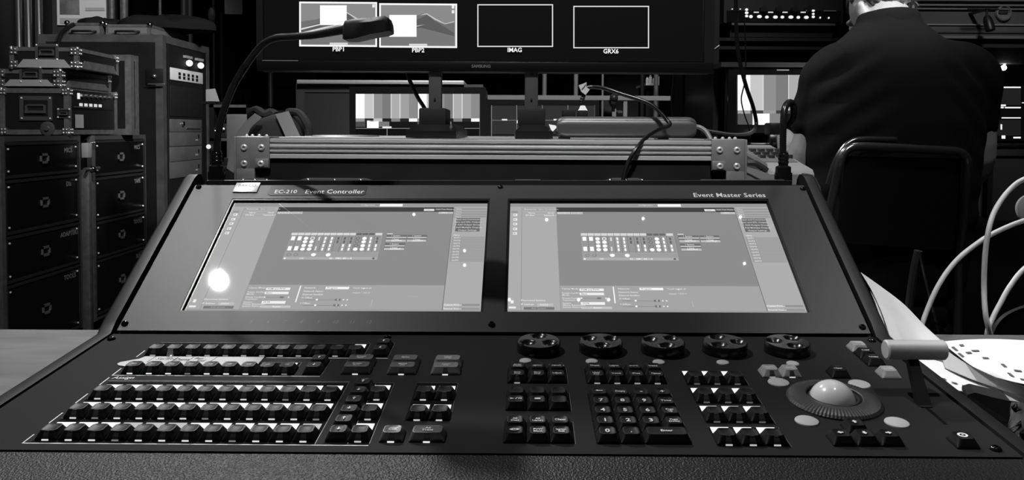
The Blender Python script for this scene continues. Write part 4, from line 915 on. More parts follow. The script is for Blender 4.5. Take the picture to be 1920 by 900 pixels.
# backpack
BY = 2.45
bpk = empty('backpack', (P(505, 250, BY).x, BY, .60), 'dark backpack with pale grey straps left of the monitors', 'bag')
def sil(pts, Y, th, m, mb, k=7):
    """solid cushion whose outline is pts (photo pixels at depth Y)"""
    c = sum((P(a, b, Y) for a, b in pts), Vector())/len(pts); o = [P(a, b, Y) for a, b in pts]; rings = []
    for j in range(-k, k+1):
        t = j/k; s = math.sqrt(max(1-t*t, 0))*.32+.68 if abs(t) < 1 else .45
        rings.append([Vector((c.x+(p.x-c.x)*s, Y+t*th, c.z+(p.z-c.z)*s)) for p in o])
    mb.loft(rings, m); return mb
bg_ = mat('backpack_fabric', .022, .85, 0, .2, bump=(120, .4, .002)); bs_ = mat('backpack_strap', .16, .8)
part(sil([(455, 330), (470, 262), (480, 236), (500, 220), (525, 212), (545, 210), (562, 222), (575, 240), (581, 262), (585, 330)], BY, .10, bg_, MB()), 'bag_body', bpk, ang=70)
part(MB().loft([[P(516, 214, BY-.115), P(541, 208, BY-.115), P(566, 262, BY-.125), P(538, 262, BY-.125)], [P(516, 214, BY-.10), P(541, 208, BY-.10), P(566, 262, BY-.105), P(538, 262, BY-.105)]], bs_), 'shoulder_strap', bpk)
part(MB().tube([P(540, 210, BY-.03), P(560, 212, BY-.06), P(573, 228, BY-.08), P(579, 248, BY-.08), P(572, 285, BY-.08)], .012, bg_, 8), 'top_handle', bpk)
s2 = [(484, 216), (466, 232), (450, 252), (438, 280), (431, 320)]; g = MB()
g.loft([[P(a-6, b-4, BY-.13), P(a+7, b+4, BY-.13), P(a+7, b+4, BY-.12), P(a-6, b-4, BY-.12)] for a, b in s2], bs_); part(g, 'shoulder_strap', bpk)
part(MB().tube([P(468, 213, BY-.02), P(482, 207, BY-.03), P(496, 216, BY-.05), P(508, 211, BY-.04), P(517, 217, BY-.05)], .014, bg_, 8), 'top_handle', bpk)
g = MB(); g.box(P(440, 240, 2.7).x, P(486, 240, 2.7).x, 2.62, 2.75, .90, P(450, 215, 2.7).z, mat('white_box', .4, .6), .004); g.box(P(463, 0, 2.62).x, P(475, 0, 2.62).x, 2.612, 2.62, P(450, 223, 2.62).z, P(450, 214, 2.62).z, blk); tag(g.build('white_carton'), 'small white box behind the pale bag strap', 'box')
case('storage_trunk', P(425, 300, 2.3).x, P(548, 300, 2.3).x, 2.28, 2.80, .02, .90 if False else .60, 'dark low trunk under the backpack', 'trunk', corners=False)
bpk.location.z = .60
part(MB().box(P(440, 0, 2.65).x, P(486, 0, 2.65).x, 2.64, 2.74, .001, .899, blk), 'base', empty('box_stand', (P(462, 0, 2.65).x, 2.69, 0), 'black block holding up the small white box', 'block'))

# ------------------------------------------------------------------ middle background
gc = case('equipment_cabinet', P(556, 200, 2.95).x, P(905, 200, 2.95).x, 2.95, 3.5, .02, P(700, 158, 2.95).z, 'grey equipment cabinet with a pale lid edge behind the colour bar monitor', 'cabinet', t=.03, corners=False, pm=mat('cabinet_panel', .028, .55), em=mat('cabinet_trim', .045, .5))
g = MB(); a = P(556, 157, 2.93); b = P(846, 150, 2.93); g.box(a.x, P(870, 150, 2.93).x, 2.93, 3.52, a.z, b.z-.002, mat('pale_lid', .55, .4, .3), .003); part(g, 'lid', gc)
desk = empty('back_desk', (0, 2.75, 0), 'dark desk under the two small monitors behind the road case', 'table')
DZ = .86
dxa, dxb = P(620, 0, 2.75).x, P(1330, 0, 2.75).x
part(MB().box(dxa, dxb, 2.42, 2.93, DZ-.03, DZ, mat('dark_desk', .02, .5)), 'table_top', desk)
for x in (dxa+.05, dxb-.05):
    for y in (2.47, 2.88): part(MB().cyl((x, y, 0), (x, y, DZ-.03), .018, blk), 'leg', desk)
MY = 2.70
m1 = monitor('bar_monitor', P(667, 0, MY).x, P(900, 0, MY).x, P(780, 306, MY).z, P(780, 175, MY).z, MY, .022, 'small black monitor showing grey test bars twice, left of the stand posts', stand=DZ+.001)
im = Img(MY-.0025); im.r(667, 175, 900, 306, 8, 0)
tones = [255, 198, 142, 122, 172, 160, 138]
lows = [150, 40, 190, 30, 130, 35, 250]
for c_ in range(2):
    ox = 667+116.5*c_; w_ = 116.5/7
    for i in range(7):
        im.r(ox+w_*i, 176, ox+w_*(i+1), 222, tones[i], 1); im.r(ox+w_*i, 222, ox+w_*(i+1), 228, lows[i], 2)
    for i in (1, 4, 5): im.r(ox+w_*(i+(1 if i == 1 else 0))-.8, 176, ox+w_*(i+(1 if i == 1 else 0))+.4, 222, 240, 3)
    im.r(ox, 227, ox+18, 238, 75, 1); im.r(ox+21, 226, ox+43, 240, 255, 2); im.r(ox+43, 227, ox+63, 238, 120, 1); im.r(ox+63, 228, ox+115, 238, 18, 1); im.r(ox+50, 237, ox+67, 240.5, 235, 4)
    im.r(ox, 240, ox+115.5, 241.2, 130, 3); im.r(ox+115.5, 176, ox+116.5, 306, 90, 3)
im.r(725, 241, 726.5, 306, 130, 3); im.r(842, 241, 843.5, 306, 130, 3)
part(im.mb, 'screen_image', m1, smooth=False)
MY2 = 2.78
m2 = monitor('multiview_monitor', P(921, 0, MY2).x, P(1116, 0, MY2).x, P(1000, 290, MY2).z, P(1000, 197, MY2).z, MY2, .018, 'dim monitor showing a grid of grey panels, right of the test bar monitor', stand=DZ+.001)
im = Img(MY2-.0025); im.r(921, 197, 1116, 290, 8, 0)
xs = (921, 968, 1016, 1064, 1116)
for i in range(4):
    for ya, yb in ((198, 224.5), (226, 252), (254, 280)): im.r(xs[i]+1, ya, xs[i+1]-1, yb, 46, 1)
    im.r(xs[i], 197, xs[i]+1.3, 290, 125, 3)
im.r(921, 224.8, 1115, 226, 115, 3); im.r(1114.5, 197, 1115.5, 290, 90, 3)
for a in (941, 1038): im.r(a, 223, a+10, 226, 225, 4)
im.r(969, 226, 974, 231, 250, 4)
part(im.mb, 'screen_image', m2, smooth=False)
# rail with uprights beyond
RY = 3.55
rl = empty('guard_rail', (P(1085, 180, RY).x, RY, 0), 'grey horizontal rail with uprights crossing behind the power strip', 'railing')
part(MB().box(P(911, 0, RY).x, P(1262, 0, RY).x, RY, RY+.04, P(1000, 187, RY).z, P(1000, 178.5, RY).z, mat('rail_grey', .35, .5)), 'rail', rl)
for px_ in (1152, 1173): a = P(px_, 188, RY); part(MB().box(a.x-.009, a.x+.009, RY+.005, RY+.035, 0, a.z+.005, mat('rail_grey', .35, .5)), 'upright', rl)
g = MB(); g.ball(P(1151, 184, RY-.02), .02, mat('clamp_grey', .03, .4), 12); g.box(P(1147, 0, RY-.02).x, P(1156, 0, RY-.02).x, RY-.03, RY, P(1150, 196, RY).z, P(1150, 178, RY).z, MC['clamp_grey'], .003); part(g, 'clamp', rl)
for px_, r_, lab in ((1021, .012, 'thin upright pole left of the power plug tag'), (1080, .012, 'thin upright pole just left of the pale cable tag'), (1130, .006, 'thinnest upright pole right of the pale cable tag')):
    Y_ = 4.2; x = P(px_, 150, Y_).x; o = MB().cyl((x, Y_, 0), (x, Y_, 2.4), r_, mat('pole_grey', .3, .5, .3), 12).build('upright_pole'); tag(o, lab, 'pole')
# bright metal arm and glassy clutter beneath the wide monitor's right end
cab = empty('workbench', (P(1240, 170, 5.0).x, 5.2, 0), 'small dim bench with bright clutter under the wide monitor right end', 'table')
part(MB().box(P(1213, 0, 5).x, P(1262, 0, 5).x, 5.0, 5.4, P(1230, 160, 5).z, P(1230, 156, 5).z, mat('bench_top', .5, .4)), 'table_top', cab)
part(MB().box(P(1216, 0, 5).x, P(1260, 0, 5).x, 5.05, 5.35, 0, P(1230, 160.5, 5).z, blk), 'cabinet', cab)
rnd = random.Random(4)
for k, (px_, h_) in enumerate(((1216, 12), (1222, 16), (1229, 11), (1239, 14), (1246, 10))):
    a = P(px_, 156, 5.05); o = MB().lathe([(.010, 0), (.011, h_*.0024), (.005, h_*.003), (.005, h_*.0034)], (a.x, 5.1, a.z+.001), mat('clear_ware', .55, .1, .2), n=12).build('bottle')
    tag(o, ['leftmost small bottle on the dim bench', 'tallest small bottle on the dim bench', 'middle small bottle on the dim bench', 'small bottle right of the bench upright', 'rightmost small bottle on the dim bench'][k], 'bottle', 'bottles on the dim bench')
x = P(1232, 0, 4.6).x; tag(MB().cyl((x, 4.6, 0), (x, 4.6, 2.6), .014, aluD, 12).build('upright_pole'), 'dull pole in front of the bench with bottles', 'pole')
g = MB(); am_ = mat('bright_tube', .7, .35, .1); g.cyl(P(1238, 135, 4.4), P(1262, 160, 4.35), .013, am_, 14); g.cyl(P(1262, 160, 4.35), P(1256, 167, 4.35), .008, chrome, 10); g.cyl(P(1238, 135, 4.4), P(1205, 98, 4.45), .013, steel, 14); g.cyl(P(1205, 98, 4.45), Vector((P(1205, 98, 4.45).x, 4.45, 0)), .012, blk, 10); tag(g.build('boom_arm'), 'bright diagonal metal arm below the wide monitor right end', 'boom arm')
g = empty('speaker_tower', (P(1298, 200, 3.62).x, 3.8, 0), 'black loudspeaker tower between the wide monitor and the bar monitor', 'speaker')
part(MB().box(P(1266, 0, 3.62).x, P(1332, 0, 3.62).x, 3.62, 4.0, 0, 1.42, mat('speaker_black', .002, .9, 0, .05), .01), 'cabinet', g)
h = MB(); h.lathe([(.055, 0), (.055, .006), (.045, .006), (.02, -.015), (.012, -.01)], P(1300, 205, 3.618), gloss, Vector((0, -1, 0)), 28); part(h, 'driver', g)
cable('hanging_wire', [P(1265, 110, 3.0), P(1262, 150, 3.0), P(1259, 190, 3.0), P(1262, 235, 3.0), P(1266, 262, 3.0), Vector((P(1266, 262, 3.0).x, 3.0, .3)), Vector((P(1266, 262, 3.0).x, 3.0, .004))], .004, 'black wire hanging left of the loudspeaker tower')

# ------------------------------------------------------------------ right: desk with rack tower, bar monitor, scopes
d2 = empty('operator_desk', (1.4, 2.9, 0), 'dark desk in front of the seated person', 'table')
part(MB().box(P(1345, 0, 2.62).x, 2.6, 2.62, 3.5, .915, .945, mat('dark_desk', .02, .5)), 'table_top', d2)
for x in (.75, 2.5):
    for y in (2.68, 3.4): part(MB().cyl((x, y, 0), (x, y, .915), .02, blk), 'leg', d2)
MY3 = 2.86
m3_ = monitor('bar_monitor', P(1383, 0, MY3).x, P(1551, 0, MY3).x, P(1450, 234, MY3).z, P(1450, 140, MY3).z, MY3, .03, 'monitor with white to grey test bars beside the seated person', stand=.946)
im = Img(MY3-.0025); im.r(1383, 140, 1551, 235, 8, 0); w_ = 24
for i, v in enumerate(tones): im.r(1383+w_*i, 140.5, 1383+w_*(i+1), 207, v if i else 255, 1)
for a in (1430.5, 1478): im.r(a, 140.5, a+1.2, 207, 235, 3)
for i, v in enumerate((160, 70, 150, 60, 70, 40, 120)): im.r(1383+w_*i, 207, 1383+w_*(i+1), 213, v, 1)
im.r(1383, 213, 1410, 233.5, 85, 1); im.r(1411, 213, 1443, 234, 255, 1); im.r(1443, 213, 1470, 232, 130, 1); im.r(1470, 213, 1551, 234, 20, 1)
part(im.mb, 'screen_image', m3_, smooth=False)
part(MB().box(P(1353, 0, MY3).x, P(1580, 0, MY3).x, MY3-.01, MY3+.3, P(1400, 126, MY3).z, P(1400, 117, MY3).z, mat('hood_grey', .035, .5)), 'hood', m3_)
part(MB().box(P(1458, 0, MY3).x, P(1481, 0, MY3).x, MY3-.005, MY3-.002, P(1400, 132.5, MY3).z, P(1400, 130, MY3).z, label), 'badge', m3_)
# rack tower above
TYY = 3.0
rt_ = empty('rack_shelf', (P(1465, 0, TYY).x, TYY+.2, .946), 'black shelf tower above the bar monitor holding audio gear', 'rack')
xa, xb = P(1340, 0, TYY).x, P(1612, 0, TYY).x
for py in (71, 87): part(MB().box(xa+.02, xb, TYY, TYY+.5, P(1450, py, TYY).z-.012, P(1450, py, TYY).z, mat('shelf_black', .02, .3)), 'shelf_board', rt_)
for x in (xa, xb-.02): part(MB().box(x, x+.02, TYY, TYY+.5, .946, 1.75, blk), 'shelf_upright', rt_)
part(MB().box(xa+.02, xb-.02, TYY+.48, TYY+.5, .946, 1.75, blkmatte), 'back_panel', rt_)
part(MB().cyl(P(1340, 92, TYY-.002), P(1349, 85, TYY-.002), .003, MC['zinc_plate'], 8), 'brace', rt_)
am = empty('audio_unit', (P(1455, 0, TYY).x, TYY+.15, P(1450, 70, TYY).z), 'black audio unit with a row of lit buttons and knobs near the top right', 'audio unit')
xa, xb = P(1355, 0, TYY).x, P(1577, 0, TYY).x; zt_ = P(1450, 12, TYY).z; zb3 = P(1450, 48, TYY).z; z70 = P(1450, 70.5, TYY).z
g = MB(); g.prism([(xa, zt_+.4), (xa, P(0, 36, TYY).z), (xa+.03, zb3), (xb-.03, zb3), (xb, P(0, 38, TYY).z), (xb, zt_+.4)], 'y', TYY-.02, TYY+.4, mat('audio_case', .02, .4)); part(g, 'unit_case', am)
part(MB().box(xa+.01, xb-.01, TYY-.026, TYY-.02, P(0, 36, TYY).z, P(0, 14, TYY).z, gloss), 'front_panel', am)
part(MB().box(xa+.03, xb-.03, TYY+.0, TYY+.4, z70+.001, zb3, blk), 'base', am)
part(MB().box(xa+.03, xb-.03, TYY-.024, TYY-.018, zb3-.002, zb3+.006, mat('lit_lip', .10, .5)), 'front_lip', am)
def dot(px_, py_, w_, h_, v):
    g = MB(); a = P(px_, py_, TYY-.03); s = TYY/F; g.ball(a, 1, glow(v), 10, (w_*s/2, .003, h_*s/2)); part(g, 'indicator_light', am)
for px_, py_, w_, h_ in ((1408, 31, 7, 6), (1424, 31, 9, 6), (1438, 32, 7, 5.5), (1454, 32, 9, 6), (1467, 32, 7, 5.5), (1483, 32, 9.5, 6), (1497, 32.5, 7, 5.5), (1512, 32.5, 9, 6), (1525, 31.5, 6, 5), (1538, 33, 3, 4), (1554, 33.5, 3, 4), (1400, 18, 6, 5), (1400, 24, 7, 5), (1400, 30, 6, 5), (1525, 20, 6, 4), (1525, 26, 5, 4), (1373, 17, 3, 2), (1388, 17, 3, 2)): dot(px_, py_, w_, h_, 245)
for px_ in (1418, 1445, 1472, 1506): g = MB(); a = P(px_, 23, TYY-.028); g.box(a.x-.009, a.x+.009, a.y-.002, a.y+.002, a.z-.002, a.z+.002, glow(210)); part(g, 'indicator_light', am)
for px_ in (1430, 1459, 1488, 1514): g = MB(); a = P(px_, 17, TYY-.026); g.cyl(a, a+Vector((0, -.02, 0)), .012, blk, 16); part(g, 'knob', am)
part(MB().box(P(1540, 0, TYY).x, P(1562, 0, TYY).x, TYY-.03, TYY-.024, P(0, 14.8, TYY).z, P(0, 13.4, TYY).z, label), 'badge', am)
cable('thick_lead', [P(1379, -40, 2.5), P(1380, 20, 2.5), P(1382, 80, 2.5), P(1388, 120, 2.5), P(1400, 165, 2.5), P(1412, 200, 2.52), P(1418, 230, 2.54), P(1414, 244, 2.5), P(1400, 252, 2.4), P(1370, 253, 2.2), P(1340, 249, 2.0), P(1318, 246, 1.85)], .0065, 'thick black lead hanging down in front of the bar monitor')
cable('thin_lead', [P(1395, 20, 2.6), P(1398, 100, 2.6), P(1397, 150, 2.6), P(1390, 185, 2.6), P(1396, 215, 2.6), P(1404, 238, 2.6), P(1406, 262, 2.6)], .0022, 'thin black lead behind the thick one')
cable('white_edge_lead', [P(1318, 245, 1.9), P(1345, 248, 1.95), P(1375, 252, 2.0), P(1400, 250, 2.1)], .0022, 'thin pale lead running right from the power strip', steel)
# scopes monitor, far right
MY4 = 2.95
m4 = monitor('scope_monitor', P(1790, 0, MY4).x, P(2010, 0, MY4).x, P(1890, 263, MY4).z, P(1890, 160, MY4).z, MY4, .012, 'dark monitor with bright dashed lines at the right edge', stand=.946)
im = Img(MY4-.0025); im.r(1790, 160, 2010, 263, 9, 0)
for x0 in (1868, 1921, 1815): im.r(x0+1, 166, x0+46, 197, 32, 1); im.r(x0+1, 225, x0+46, 254, 28, 1)
for x0 in (1868, 1921, 1815):
    for a in ((0, 162.5, 12, 165), (12, 162.5, 46, 165), (6, 196, 18, 199), (6, 200, 14, 203), (16, 200.5, 46, 203), (10, 220, 46, 222), (8, 233, 11, 243), (10, 254, 17, 260), (32, 256.5, 46, 259.5), (48, 192, 53, 193.5)): im.r(x0+a[0], a[1], x0+a[2], a[3], 250, 2)
part(im.mb, 'screen_image', m4, smooth=False)
kb = empty('keyboard', (P(1900, 0, 2.75).x, 2.75, .946), 'dim keyboard on the desk under the scope monitor', 'keyboard')
part(MB().box(P(1845, 0, 2.7).x, P(1990, 0, 2.7).x, 2.69, 2.82, .946, .958, blk, .003), 'tray', kb)
g = MB()
for i in range(20):
    for j in range(4): x = P(1848, 0, 2.7).x+.013*i; g.box(x, x+.010, 2.70+.026*j, 2.72+.026*j, .958, .963, mat('dim_keycap', .10, .5), 0)
part(g, 'keycaps', kb, kind='stuff')
part(MB().box(P(1865, 0, 2.6).x, P(1990, 0, 2.6).x, 2.612, 2.618, .925, .945, mat('desk_edge', .25, .4, .5)), 'edge_strip', d2)
# small intercom desk unit on a side case
sc_ = case('side_case', P(1400, 0, 1.55).x, P(1545, 0, 1.55).x, 1.52, 2.02, .02, P(1430, 343, 1.55).z-.035, 'black case at the right of the wide road case', corners=False, t=.02, em=blk)
zs = P(1430, 343, 1.55).z-.034
mx = empty('telephone', (P(1440, 0, 1.7).x, 1.75, zs), 'pale grey desk telephone with sloping keypad behind the right gooseneck', 'telephone')
xa, xb = P(1406, 0, 1.72).x, P(1500, 0, 1.72).x
gm = mat('phone_grey', .13, .5); gm2 = mat('phone_dark', .03, .4)
zt1, zt2 = P(1410, 272, 1.9).z, P(1450, 318, 1.62).z
part(MB().prism([(1.62, zs+.001), (1.62, zt2-.01), (1.63, zt2), (1.90, zt1), (1.93, zt1-.01), (1.93, zs+.001)], 'x', xa+.012, xb, gm), 'phone_body', mx)
part(MB().prism([(1.618, zt2-.008), (1.625, zt2+.012), (1.905, zt1+.006), (1.93, zt1-.002), (1.90, zt1-.016), (1.63, zt2-.02)], 'x', xa, xa+.013, mat('phone_side', .05, .4)), 'side_rail', mx)
sl_ = (zt1-zt2)/(1.90-1.63)
def onph(x, y, h): return Vector((x, y, zt2+(y-1.63)*sl_+h))
g = MB(); g.add([onph(xa+.03, 1.70, .001), onph(xb-.005, 1.70, .001), onph(xb-.005, 1.87, .001), onph(xa+.03, 1.87, .001)], [(0, 1, 2, 3)], mat('phone_face', .07, .5)); part(g, 'keypad_panel', mx)
for i in range(4):
    for j in range(3): x = xa+.035+.02*i; g = MB(); c_ = onph(x, 1.74+.035*j, .003); g.box(c_.x, c_.x+.013, c_.y, c_.y+.02, c_.z-.003, c_.z+.006, blk, .001); part(g, 'button', mx)
g = MB(); g.tube([P(1400, 305, 1.56), P(1415, 306, 1.56), P(1428, 313, 1.56), P(1438, 320, 1.56)], .006, blk, 8); g.box(P(1408, 0, 1.56).x, P(1434, 0, 1.56).x, 1.55, 1.59, P(0, 320, 1.56).z, P(0, 311, 1.56).z, blk, .003); tag(g.build('plug_lead'), 'black plug lead lying left of the telephone', 'cable')
g = MB(); q = [P(1398, 312, 1.54), P(1420, 318, 1.54), P(1450, 329, 1.54), P(1456, 336, 1.54), P(1430, 338, 1.54), P(1398, 322, 1.54)]; g.loft([q, [v+Vector((0, .05, 0)) for v in q]], gm); tag(g.build('adapter_box'), 'pale angular adapter in front of the telephone', 'adapter')
g = MB(); q = [(1505, 325), (1517, 326), (1530, 334), (1538, 350), (1543, 372), (1520, 372), (1514, 345)]; o_ = [P(a, b, 1.515) for a, b in q]
g.loft([o_, [v+Vector((0, .006, 0)) for v in o_]], mat('grey_webbing', .05, .6)); tag(g.build('webbing_strap'), 'curved grey strap end behind the console right shoulder', 'strap')

# ------------------------------------------------------------------ balcony and wall at the far right
BX0, BX1, BYY = P(1560, 0, 8.5).x, 9.0, 8.5
bal = empty('balcony_front', (5.5, BYY, 2.0), 'grey moulded theatre balcony front with a round medallion', 'balcony')
def bz(py): return P(1800, py, BYY).z
bm_ = mat('balcony_plaster', .10, .7, var=(3, .085, .115)); 
part(MB().box(BX0, BX1, BYY, BYY+.5, bz(70), bz(-60), bm_), 'fascia', bal)
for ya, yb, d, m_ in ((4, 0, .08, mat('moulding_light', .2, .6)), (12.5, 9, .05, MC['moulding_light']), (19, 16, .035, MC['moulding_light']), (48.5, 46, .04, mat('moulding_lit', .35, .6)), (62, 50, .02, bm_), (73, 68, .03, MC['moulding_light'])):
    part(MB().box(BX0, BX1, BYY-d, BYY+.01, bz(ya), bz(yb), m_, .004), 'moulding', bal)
c_ = P(1880, 25, BYY-.01); g = MB(); g.lathe([(.085, 0), (.082, .03), (.07, .035), (.064, .02), (.06, .004)], c_, MC['moulding_light'], Vector((0, -1, 0)), 36); g.box(c_.x-.05, c_.x+.05, BYY-.03, BYY-.01, c_.z-.01, c_.z+.025, mat('dark_relief', .03, .7), .008); part(g, 'medallion', bal)
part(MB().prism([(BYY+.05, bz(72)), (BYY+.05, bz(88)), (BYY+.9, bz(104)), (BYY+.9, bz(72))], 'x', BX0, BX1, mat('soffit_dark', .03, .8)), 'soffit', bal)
sp_ = MB(); a = P(1850, 36, 8.2); sp_.cyl((a.x, 8.2, a.z+.10), (a.x, 8.2, a.z-.02), .012, blk, 10); sp_.lathe([(.03, 0), (.045, .05), (.05, .12), (.045, .16)], a+Vector((0, 0, .03)), blk, Vector((.1, -.3, -1)), 18); sp_.box(a.x-.2, a.x+.12, 8.19, 8.21, a.z+.095, a.z+.11, blk); sp_.box(a.x-.02, a.x+.02, 8.19, 8.5, a.z+.09, a.z+.11, blk); tag(sp_.build('stage_spotlight'), 'small dark spotlight clamped to the balcony front', 'spotlight')
# lit lobby recess beneath
lb_ = empty('lobby_alcove', (P(1885, 130, 9.6).x, 9.8, 1.0), 'dim alcove under the balcony with a glowing lamp', 'alcove')
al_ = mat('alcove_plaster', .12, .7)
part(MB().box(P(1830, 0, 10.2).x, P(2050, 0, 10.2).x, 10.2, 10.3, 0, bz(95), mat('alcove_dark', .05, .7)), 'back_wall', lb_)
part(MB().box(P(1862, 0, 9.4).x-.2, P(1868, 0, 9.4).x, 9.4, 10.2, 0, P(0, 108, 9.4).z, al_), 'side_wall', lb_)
part(MB().box(P(1862, 0, 9.4).x-.2, P(1905, 0, 9.4).x+.6, 9.4, 10.2, P(0, 108, 9.4).z, P(0, 108, 9.4).z+.05, al_), 'alcove_ceiling', lb_)
wl_ = empty('wall_lamp', P(1882, 127, 9.5), 'glowing round lamp under the balcony', 'lamp')
c_ = P(1882, 127, 9.5); part(MB().ball(c_, .033, mat('lamp_globe', .8, .3, emit=6), 16), 'globe', wl_); part(MB().ball(c_+Vector((.02, .02, .06)), .025, MC['lamp_globe'] if False else mat('small_globe', .8, .3, emit=.5), 12), 'globe', wl_)
part(MB().cyl(c_+Vector((0, .02, .03)), c_+Vector((0, .02, .135)), .006, blk, 8), 'rod', wl_)
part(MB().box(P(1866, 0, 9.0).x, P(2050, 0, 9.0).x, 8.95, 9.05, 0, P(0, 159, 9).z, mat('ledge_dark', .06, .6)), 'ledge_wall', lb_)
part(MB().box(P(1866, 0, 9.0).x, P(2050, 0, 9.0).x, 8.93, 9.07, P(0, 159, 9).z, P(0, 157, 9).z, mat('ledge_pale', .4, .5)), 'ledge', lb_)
LAMPS = [c_]
def bake(mb, name, voxel, parent, m, smooth_it=6, disp=None, mats=None):
    o = mb.build(name); md = o.modifiers.new('r', 'REMESH'); md.mode = 'VOXEL'; md.voxel_size = voxel
    s = o.modifiers.new('s', 'SMOOTH'); s.iterations = smooth_it; s.factor = .5
    bpy.context.view_layer.update()
    me = bpy.data.meshes.new_from_object(o.evaluated_get(bpy.context.evaluated_depsgraph_get()))
    o.modifiers.clear(); o.data = me; me.materials.clear(); me.materials.append(m)
    for p in me.polygons: p.use_smooth = True
    o.parent = parent; o.matrix_parent_inverse = Matrix.Translation(-Vector(parent.location)) if parent.type == 'EMPTY' else Matrix.Identity(4)
    if disp:
        for v in me.vertices: v.co += v.normal*disp(v.co)
    return o
def limb(mb, pts, rad, m, n=16):
    pts = [Vector(p) for p in pts]; k = len(rad)-1
    def r(t):
        x = t*k; i = min(int(x), k-1); return rad[i]*(1-(x-i))+rad[i+1]*(x-i)
    mb.tube(pts, r, m, n); mb.ball(pts[0], rad[0], m, 14); mb.ball(pts[-1], rad[-1], m, 14)
def hand(mb, wrist, d, up, side, m):
    """palm plus five bent fingers; d = forward, up = back of the hand, side = towards the thumb"""
    d, up, side = Vector(d).normalized(), Vector(up).normalized(), Vector(side).normalized(); wv = Vector(wrist)
    rings = []
    for t, a, b in ((0, .028, .018), (.03, .036, .015), (.07, .041, .013), (.092, .040, .010)):
        c = wv+d*t; rings.append([c+side*a*math.cos(q)+up*b*math.sin(q) for q in [2*math.pi*i/14 for i in range(14)]])
    mb.loft(rings, m)
    for i, (o, L) in enumerate(((.031, .070), (.0105, .078), (-.0105, .073), (-.031, .058))):
        s = wv+d*.086+side*o; f1 = s+d*L*.42+up*.008+side*o*.12; f2 = f1+d*L*.30-up*.010; f3 = f2+d*L*.2-up*.020
        limb(mb, [s-d*.01, f1, f2, f3], [.0092, .0085, .0078, .0068], m, 10)
    s = wv+d*.03+side*.034; limb(mb, [s, s+d*.028+side*.022-up*.006, s+d*.052+side*.026-up*.016], [.0125, .0105, .0085], m, 10)
